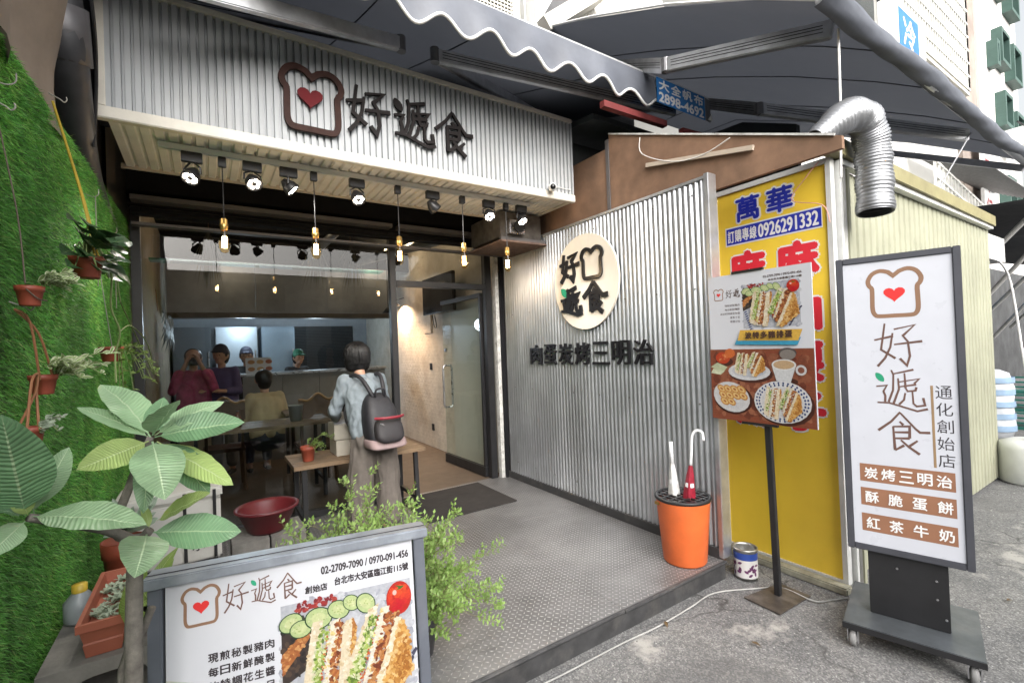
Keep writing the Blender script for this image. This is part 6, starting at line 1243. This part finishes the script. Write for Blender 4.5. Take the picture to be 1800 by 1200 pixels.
tv = thing('wall_television', 'black television mounted high on the brick side wall', 'television', (2.8, 6.0, 2.2)); obj('screen', MB().box((2.70, 5.48, 2.10), (2.75, 6.48, 2.62)), mat('tv_black', (.008, .009, .011), .15), tv, bevel=.006); obj('bracket', MB().box((2.752, 5.9, 2.3), (2.868, 6.1, 2.4)), black_metal, tv); obj('cable', MB().tube(smooth_pts([(2.80, 6.3, 2.1), (2.84, 6.32, 1.95), (2.85, 6.42, 1.93), (2.85, 6.48, 2.1)], 4), .006, 6), black_metal, tv)
for k, (z, lb) in enumerate(((1.34, 'small dark light switch on the brick side wall'), (.42, 'small dark wall socket low on the brick side wall'))):
    tag(obj('wall_switch', MB().box((2.858, 6.60, z-.05), (2.871, 6.67, z+.05)), black_metal), lb, 'switch')
tag(obj('wall_box', MB().box((2.845, 6.55, 1.85), (2.871, 6.85, 2.15)), mat('whitewashed_brick')), 'flush painted fuse box cover on the brick side wall', 'box')
def cone_lamp(lb, p, cordtop, e, aim=(0, 0, -1)):
    t = thing('shade_lamp', lb, 'lamp', p, 'warm shade lamps inside'); p = Vector(p); obj('shade', MB().lathe([(.012, .09), (.03, .075), (.09, .0), (.086, .0), (.026, .068), (0, .07)], p, 22), black_metal, t, True); obj('cord', MB().tube([p+Vector((0, 0, .09)), cordtop], .006, 6), black_metal, t)
    obj('bulb', MB().lathe([(0, .02), (.02, .025), (.028, .045), (.015, .068)], p, 12), mat('warm_bulb', (1, .8, .5), .3, var=0, emis=14, ecol=(1, .68, .36)), t, True); lamp('lamp_light', 'SPOT', p+Vector((0, 0, .012)), e, (1, .68, .40), t, .03, aim, 150, .6)
cone_lamp('black shade wall lamp glowing on the brick side wall', (2.70, 7.7, 2.36), (2.87, 7.7, 2.5), 34, (.5, 0, -1)); cone_lamp('black shade lamp hanging at the right end of the hood', (2.35, 7.0, 2.18), (2.35, 7.0, 3.2), 14)
for x, y, lb in ((2.35, 7.0, 'left of two bare warm ceiling bulbs near the kitchen corner'), (2.2, 5.7, 'bare warm ceiling bulb just behind the door transom'), (.4, 6.0, 'bare warm ceiling bulb above the inside table')):
    t = thing('ceiling_bulb', lb, 'ceiling light', (x, y, 3.2), 'bare ceiling bulbs inside'); obj('socket', MB().lathe([(.03, 0), (.03, -.06), (.0, -.06)], (x, y, 3.215), 14), black_metal, t); obj('bulb', MB().lathe([(.02, -.06), (.035, -.10), (.025, -.135), (0, -.14)], (x, y, 3.215), 14), mat('warm_bulb'), t, True); lamp('bulb_light', 'POINT', (x, y, 3.0), 4, (1, .74, .48), t, .05)
cnd = thing('ceiling_duct', 'silver duct pipes running under the shop ceiling', 'duct', (1.5, 6, 2.9))
obj('pipe', MB().tube([(2.4, 5.0, 2.9), (1.9, 7.3, 2.95)], .06, 14), alu, cnd, True); obj('pipe', MB().tube([(1.3, 5.0, 3.0), (1.3, 7.3, 3.0)], .05, 14), alu, cnd, True)
dfl = thing('dried_flowers', 'bunch of dark dried flowers hanging on the left inside wall', 'dried flowers', (-.42, 6.6, 1.9)); lv = []
rd = random.Random(31)
for i in range(60): p = Vector((-.40, 6.6, 2.15)); q = Vector((-.38+rd.uniform(-.03, .08), 6.6+rd.uniform(-.25, .25), 1.75+rd.uniform(-.1, .3))); lv.append(((p, q, .03, Vector((1, -.3, .2))), dict(n=4, petiole=.5)))
obj('stems', leaves_mb(lv), leaf_mat('dried', (.045, .04, .03), (.08, .07, .05), .1, False), dfl, True); obj('string', MB().tube([(-.44, 6.6, 2.15), (-.452, 6.6, 2.4)], .004, 5), brn, dfl)
# dangling dried bunches behind the glass
for k, x in enumerate((.05, .95, 1.3)):
    t = thing('hanging_bunch', ('faint dried bunch hanging behind the window at its left', 'faint dried bunch hanging behind the window middle', 'faint dried bunch hanging by the door post')[k], 'dried flowers', (x, 5.0, 2.9), 'dried bunches behind the glass'); lv = []
    for i in range(70): p = Vector((x, 5.0, 2.75)); q = Vector((x+rd.gauss(0, .06), 5.0+rd.gauss(0, .05), 2.3+rd.uniform(-.12, .25))); lv.append(((p, q, .012, Vector((0, -1, .2))), dict(n=3, petiole=.6)))
    obj('stems', leaves_mb(lv), leaf_mat('dried_pale', (.20, .18, .14), (.3, .28, .22), .2, False), t, True); obj('string', MB().tube([(x, 5.0, 2.75), (x, 5.0, 3.22)], .003, 5), brn, t)

# ================================================================== STREET BACKGROUND
ac = thing('condenser_unit', 'cream air-conditioner condenser with grille above the awning', 'air conditioner', (2.2, 3.6, 4.6)); acm = mat('ac_cream', (.60, .58, .52), .5, var=.08, dirt=.2, dcol=(.35, .33, .3))
obj('casing', MB().box((1.78, 3.62, 4.62), (2.62, 4.6, 5.2)), acm, ac, bevel=.01); obj('recess', MB().box((1.85, 3.612, 4.66), (2.52, 3.619, 5.1)), mat('dark_fan'), ac)
for i in range(12): obj('louvre', MB().box((1.85, 3.60, 4.67+.036*i), (2.52, 3.611, 4.685+.036*i)), acm, ac)
for i in range(18): obj('louvre', MB().box((1.86+.037*i, 3.597, 4.66), (1.868+.037*i, 3.5995, 5.1)), acm, ac)
obj('badge', MB().box((2.545, 3.612, 4.66), (2.60, 3.619, 4.72)), red_ink, ac)
for k in range(3): obj('wire', MB().tube(smooth_pts([(2.68+.07*k, 3.75, 5.6), (2.69+.07*k, 3.74, 4.9), (2.70+.06*k, 3.76, 4.3)], 5), .008, 5), wht, ac)
whb = thing('white_duct_box', 'white boxed ducting on the facade above the awnings', 'duct', (3.2, 3.7, 4.7))
obj('box', MB().add([(2.80, 3.62, 4.72), (3.25, 3.62, 5.45), (3.25, 4.6, 5.45), (2.80, 4.6, 4.72), (2.80, 3.62, 5.6), (3.25, 3.62, 5.6), (3.25, 4.6, 5.6), (2.80, 4.6, 5.6)], [(0,1,2,3),(4,5,6,7),(0,1,5,4),(1,2,6,5),(2,3,7,6),(3,0,4,7)]), mat('duct_white', (.74, .75, .74), .5, var=.06), whb)
obj('chute', MB().bar((2.85, 3.75, 4.72), (3.75, 3.75, 5.45), .5, .14), mat('duct_cream', (.60, .58, .53), .55), whb)
obj('louvred_panel', MB().sheet([(3.5+.03*i, 3.7+(.012 if i % 2 else 0), 4.95+.0*i) for i in range(60)], (0, .3, 1.2)), mat('duct_cream'), whb)

fac = mat('white_render', (.70, .69, .67), .75, var=.1, scale=.6, dirt=.3, dcol=(.5, .49, .47)); gwin = mat('green_window_frame', (.05, .10, .085), .5, var=.15); pane_d = mat('dark_pane', (.05, .06, .065), .12, var=.2, scale=1)
tower = thing('white_tower', 'tall white apartment block with green framed windows down the street', 'building', (22.5, 5, 0)); obj('wall', MB().box((19.6, 3.8, 0), (24.6, 12, 16)), fac, tower)
for x0, x1, z0, z1 in ((21.2, 22.25, 10.0, 11.1), (22.75, 23.85, 9.85, 11.05), (20.55, 20.9, 9.7, 10.5), (21.3, 22.3, 8.0, 9.1), (22.8, 23.9, 7.6, 8.8), (21.3, 22.3, 5.2, 6.4), (22.8, 23.9, 5.0, 6.2), (21.2, 22.2, 12.3, 13.5), (22.8, 23.9, 12.2, 13.4), (20.55, 20.95, 12.0, 13.0)):
    w_ = obj('window', MB().box((x0, 3.55, z0), (x0+.12, 3.798, z1)).box((x1-.12, 3.55, z0), (x1, 3.798, z1)).box((x0+.12, 3.55, z0), (x1-.12, 3.798, z0+.12)).box((x0+.12, 3.55, z1-.12), (x1-.12, 3.798, z1)), gwin, tower); obj('pane', MB().box((x0+.12, 3.74, z0+.12), (x1-.12, 3.79, z1-.12)), pane_d, w_)
for x, z in ((22.0, 7.3), (23.4, 4.6)): a_ = thing('far_condenser', 'white condenser unit below a green window on the tower, %s' % ('upper one' if z > 6 else 'lower one'), 'air conditioner', (x, 3.5, z), 'condensers on the white tower'); obj('casing', MB().box((x-.4, 3.2, z), (x+.4, 3.75, z+.6)), wht, a_, bevel=.02); obj('fan', MB().lathe([(0, 0), (.22, 0), (.22, -.01), (0, -.012)], (x-.05, 3.2, z+.3), 20, (0, 1, 0)), pane_d, a_); obj('bracket', MB().bar((x-.4, 3.5, z-.04), (x+.4, 3.5, z-.04), .06, .06), gwin, a_)
midb = thing('grille_building', 'pale building with barred balcony cage beyond the big awning', 'building', (14, 5, 0)); obj('wall', MB().box((8.2, 3.9, 2.9), (19.4, 11, 13)), mat('pale_tile', (.50, .50, .48), .65, var=.15, scale=.8, dirt=.4, dcol=(.3, .29, .28)), midb)
for i in range(3): w_ = obj('window', MB().box((10.6+1.7*i, 3.82, 7.9), (11.9+1.7*i, 3.898, 9.6)), pane_d, midb); obj('frame', MB().box((10.5+1.7*i, 3.80, 7.82), (12+1.7*i, 3.86, 7.898)), wht, w_)
obj('stain_panel', MB().box((17.6, 3.80, 3), (19.3, 3.898, 12)), mat('stained_wall', (.30, .25, .22), .8, var=.4, scale=1), midb)
cg = thing('balcony_cage', 'white barred window cage on the pale building', 'window cage', (13.3, 3.4, 7.4)); cgm = mat('cage_white', (.66, .66, .63), .5, var=.15)
CX0, CX1, CY0, CZ0, CZ1 = 10.6, 15.6, 3.2, 7.35, 9.9
for i in range(34): x = CX0+(CX1-CX0)*i/33; obj('bar', MB().bar((x, CY0, CZ0), (x, CY0, CZ1), .035, .035), cgm, cg)
for i in range(8): y = CY0+.085*i; obj('bar', MB().bar((CX1, y, CZ0), (CX1, y, CZ1), .035, .035), cgm, cg)
for i in range(9): z = CZ0+(CZ1-CZ0)*i/8; obj('rail', MB().bar((CX0, CY0, z), (CX1, CY0, z), .05, .05), cgm, cg); obj('rail', MB().bar((CX1, CY0, z), (CX1, 3.85, z), .05, .05), cgm, cg)
obj('floor', MB().box((CX0, CY0, CZ0-.12), (CX1, 3.89, CZ0-.03)), mat('ac_cream'), cg)
bs = thing('blue_shop_sign', 'white projecting sign with blue panel near the window cage', 'sign', (12, 3.2, 7.5)); obj('box', MB().box((9.95, 2.95, 6.45), (11.6, 3.15, 7.35)), wht, bs); bsp = obj('panel', MB().box((10.25, 2.94, 6.55), (11.2, 2.948, 7.27)), mat('sign_blue', (.03, .16, .45), .5), bs); obj('lettering', text_mb(frame((0, 2.938, 0), (1, 0, 0), (0, 0, 1)), '冷', 10.42, 6.63, .6, .56, .001, 0, .02), wht, bsp)
# lower street stalls
sa = thing('street_canopy', 'dark sagging canopy over the next street stall', 'canopy', (10, 1.9, 3.1)); mb = MB()
for i in range(13):
    for j in range(7): a, b_ = i/12, j/6; mb.v.append((7.6+10*a, .9+2.6*b_, 3.0+.45*b_-.12*math.sin(math.pi*b_)+.08*math.sin(a*19)))
for i in range(12):
    for j in range(6): mb.f.append((7*i+j, 7*i+7+j, 7*i+8+j, 7*i+j+1))
obj('canopy', mb, mat('canopy_dark', (.04, .042, .046), .7, var=.2), sa, True)
for k in range(5): obj('pole', MB().tube([(8.4+1.3*k, 1.2, 3.0), (9.0+1.5*k, 2.6, 1.6-.2*(k % 2))], .03, 8), mat('pole_pale', (.6, .6, .58), .5), sa)
obj('sign_box', MB().box((7.05, 1.36, 2.35), (7.75, 1.9, 2.62)), mat('pale_sign_box', (.55, .55, .55), .5), sa)
struct(obj('stall_back', MB().box((8.5, 3.6, 0), (45, 3.75, 3.3)), mat('stall_dark', (.06, .062, .065), .8, var=.5, scale=2)))
ha = thing('slatted_awning', 'grey slatted awning sheet above far shopfronts', 'awning', (17, 3.2, 5.4)); 
for i in range(14): obj('slat', MB().bar((13.6, 2.6+.09*i, 5.0+.05*i), (19.2, 2.6+.09*i, 5.0+.05*i), .07, .02), mat('slat_grey', (.22, .22, .22), .6, .3), ha)
rl = thing('stair_railing', 'white painted stair railing beyond the cream wall top', 'railing', (15, 3.3, 4.6))
for i in range(18): obj('bar', MB().bar((13.2+.26*i, 3.3, 4.6-.035*i), (13.2+.26*i, 3.3, 5.25-.035*i), .04, .04), cgm, rl)
for dz in (0, .32, .65): obj('rail', MB().bar((13.2, 3.3, 4.6+dz), (17.7, 3.3, 3.98+dz), .05, .05), cgm, rl)
vs_ = thing('vertical_sign', 'white vertical sign with red characters on the far facade', 'sign', (19, 3.6, 5.5)); obj('board', MB().box((18.3, 3.55, 4.2), (19.4, 3.62, 7.2)), wht, vs_); VSF = frame((0, 3.548, 0), (1, 0, 0), (0, 0, 1)); [obj('letter', text_mb(VSF, ch, 18.5, 6.3-.85*i, .6, .7, .001, 0, .03), mat('ink_far_red', (.4, .04, .05), .5), vs_) for i, ch in enumerate('三千行')]
cbn = thing('old_cabinet', 'brown wooden cabinet standing in the street stall', 'cabinet', (10.2, 2.3, 0)); cbm = mat('cabinet_brown', (.14, .07, .05), .6, var=.3); obj('carcass', MB().box((9.6, 2.2, .9), (10.7, 2.8, 2.5)), mat('cabinet_dark', (.04, .03, .03), .6), cbn); obj('side', MB().box((10.55, 2.1, .5), (10.75, 2.2, 2.55)), cbm, cbn); obj('shelf', MB().box((9.6, 2.15, .95), (10.55, 2.195, 1.05)), cbm, cbn)
obj('leg', MB().box((9.62, 2.25, 0), (9.7, 2.35, .9)), cbm, cbn); obj('leg', MB().box((10.56, 2.25, 0), (10.64, 2.35, .5)), cbm, cbn)
sbg = thing('striped_sack', 'blue and white striped sack leaning under the cabinet', 'sack', (9.6, 2.05, 0)); mb = MB(); mb.c = None
obj('sack', MB().lathe([(0, .02), (.22, .02), (.27, .2), (.25, .5), (.27, .75), (.22, .95), (.12, 1.0), (0, 1.0)], (9.5, 1.9, 0), 16), mat('sack_white', (.55, .58, .62), .7, var=.2, bump=.3, bscale=12), sbg, True)
for k in range(5): obj('stripe', MB().lathe([(.272, .14+.17*k), (.274, .18+.17*k), (.272, .22+.17*k)], (9.5, 1.9, 0), 16), mat('sack_blue', (.25, .36, .5), .7), sbg, True)
gcm = mat('crate_green', (.02, .16, .13), .5, var=.2)
def crate(lb, x, y, z):
    t = thing('plastic_crate', lb, 'crate', (x, y, z), 'stacked green crates'); w, h = .32, .27
    for k in range(4): obj('rail', MB().box((x-w, y-w, z+.02+.075*k), (x+w, y-w+.02, z+.045+.075*k)), gcm, t); obj('rail', MB().box((x-w, y-w+.021, z+.02+.075*k), (x-w+.02, y+w, z+.045+.075*k)), gcm, t)
    for k in range(9): obj('rib', MB().box((x-w+.01+.075*k, y-w+.004, z+.01), (x-w+.025+.075*k, y-w+.018, z+h)), gcm, t)
    obj('bottom', MB().box((x-w, y-w, z), (x+w, y+w, z+.015)), gcm, t)
for k, (x, y, z, lb) in enumerate(((10.9, 1.75, 0, 'green plastic crate at the bottom of the stall stack'), (10.9, 1.75, .28, 'green plastic crate in the middle of the stall stack'), (10.9, 1.75, .56, 'green plastic crate on top of the stall stack'))): crate(lb, x, y, z)
wb = thing('white_drum', 'white plastic drum standing at the right edge of the street', 'drum', (7.15, 1.2, 0)); WC = (7.05, 1.13, 0)
obj('drum', MB().lathe([(0, 0), (.22, 0), (.235, .02), (.235, .36), (.22, .42), (.12, .45), (0, .45)], WC, 28), mat('drum_white', (.66, .68, .66), .4, var=.1, dirt=.2, dcol=(.4, .4, .38)), wb, True); obj('cap', MB().lathe([(.04, .45), (.04, .48), (0, .48)], (6.97, 1.10, 0), 14), mat('cap_yellow'), wb, True)
hose = tag(obj('white_hose', MB().tube(smooth_pts([(7.3, 1.1, .46), (7.45, 1.2, 1.2), (7.6, 1.3, 2.1), (7.4, 1.35, 2.35)], 6), .012, 7), mat('hose_white', (.7, .7, .7), .5)), 'white hose hanging beside the cream wall end', 'hose')
tag(obj('blue_tarp', MB().sheet([(10.5, 2.6, 2.35), (11.5, 2.55, 2.45), (12.5, 2.6, 2.3), (13.5, 2.58, 2.4)], (0, .04, -.4)), mat('tarp_blue', (.03, .10, .24), .6, var=.3)), 'blue tarpaulin hung across the back of the stall', 'tarpaulin')
for k in range(3): tag(obj('overhead_wire', MB().tube([(16, 2.5-.4*k, 6.4+.5*k), (60, 2.0-.5*k, 10+1.4*k)], .02, 6), black_metal), ('lowest', 'middle', 'highest')[k]+' overhead wire crossing the pale sky at right', 'wire')
far = thing('far_building', 'hazy pale building at the far end of the street', 'building', (60, 6, 0)); obj('wall', MB().box((40, 4, 0), (70, 14, 9)), mat('far_render', (.5, .5, .49), .8, var=.15, scale=.3), far)
# opposite side of the street (seen only as reflections)
opp = thing('opposite_building', 'pale building across the street behind the viewer', 'building', (2, -8, 0)); obj('wall', MB().box((-20, -15, 0), (24, -7.5, 4.2)), mat('opposite_wall', (.5, .49, .47), .8, var=.25, scale=.7), opp)
for i in range(9): obj('window', MB().box((-14+3.6*i, -7.52, 3.0), (-12.2+3.6*i, -7.48, 3.9)), pane_d, opp); obj('shopfront', MB().box((-14.4+3.6*i, -7.52, .3), (-11.6+3.6*i, -7.47, 2.6)), mat('dark_shopfront', (.06, .055, .05), .4, var=.4), opp)

n = 900; gp_ = np.stack([rng.uniform(.7, 6.5, n), rng.uniform(-.4, 1.83, n), np.zeros(n)], 1); keep = (gp_[:, 1] < 1.83) & ~((gp_[:, 0] > 3.2) & (gp_[:, 1] > 1.25)); gp_ = gp_[keep]; n = len(gp_)
sz = rng.uniform(.002, .0065, n)[:, None]; oct_ = np.array([(1, 0, 0), (0, 1, 0), (-1, 0, 0), (0, -1, 0), (0, 0, .9)]); vv = (gp_[:, None]+oct_[None]*(sz*rng.uniform(.6, 1.3, (n, 1)))[:, None]).reshape(-1, 3); ff = (np.array([(0, 1, 4), (1, 2, 4), (2, 3, 4), (3, 0, 4)])[None]+5*np.arange(n)[:, None, None]).reshape(-1, 3); gc = np.repeat(rng.uniform(.08, .42, n), 4)[:, None]*np.array([1, .98, .94])
g_ = rawobj('grit', vv, ff, mat('grit_stone', attr='Col', rough=.9, var=.1), None, gc); stuff(g_); g_['label'] = 'loose grit scattered over the asphalt in front of the step'; g_['category'] = 'grit'
for k, (x, y, a) in enumerate(((1.55, 1.55, .4), (2.35, 1.35, 1.9), (3.9, .72, 2.8), (2.1, 1.74, .9))):
    d_ = Vector((math.cos(a), math.sin(a), .1))*.05; t_ = thing('fallen_leaf', ('dry brown leaf on the asphalt just before the platform edge', 'dry brown leaf on the asphalt before the poster stand', 'dry brown leaf lying right of the wheeled light sign', 'dry brown leaf caught beside the cable')[k], 'leaf', (x, y, .002), 'fallen leaves on the asphalt')
    leaf_obj(t_, leaf_mat('dry_leaf', (.14, .09, .04), (.2, .14, .07), .1, False), (x, y, .006), Vector((x, y, .012))+d_, .022, (0, 0, 1), arch=.12, fold=.3, n=6)

# ------------------------------------------------------------------ tidy up
bpy.data.objects.remove(_to); bpy.data.curves.remove(_tc)
for o in S.objects:
    if '_w' in o: del o['_w']
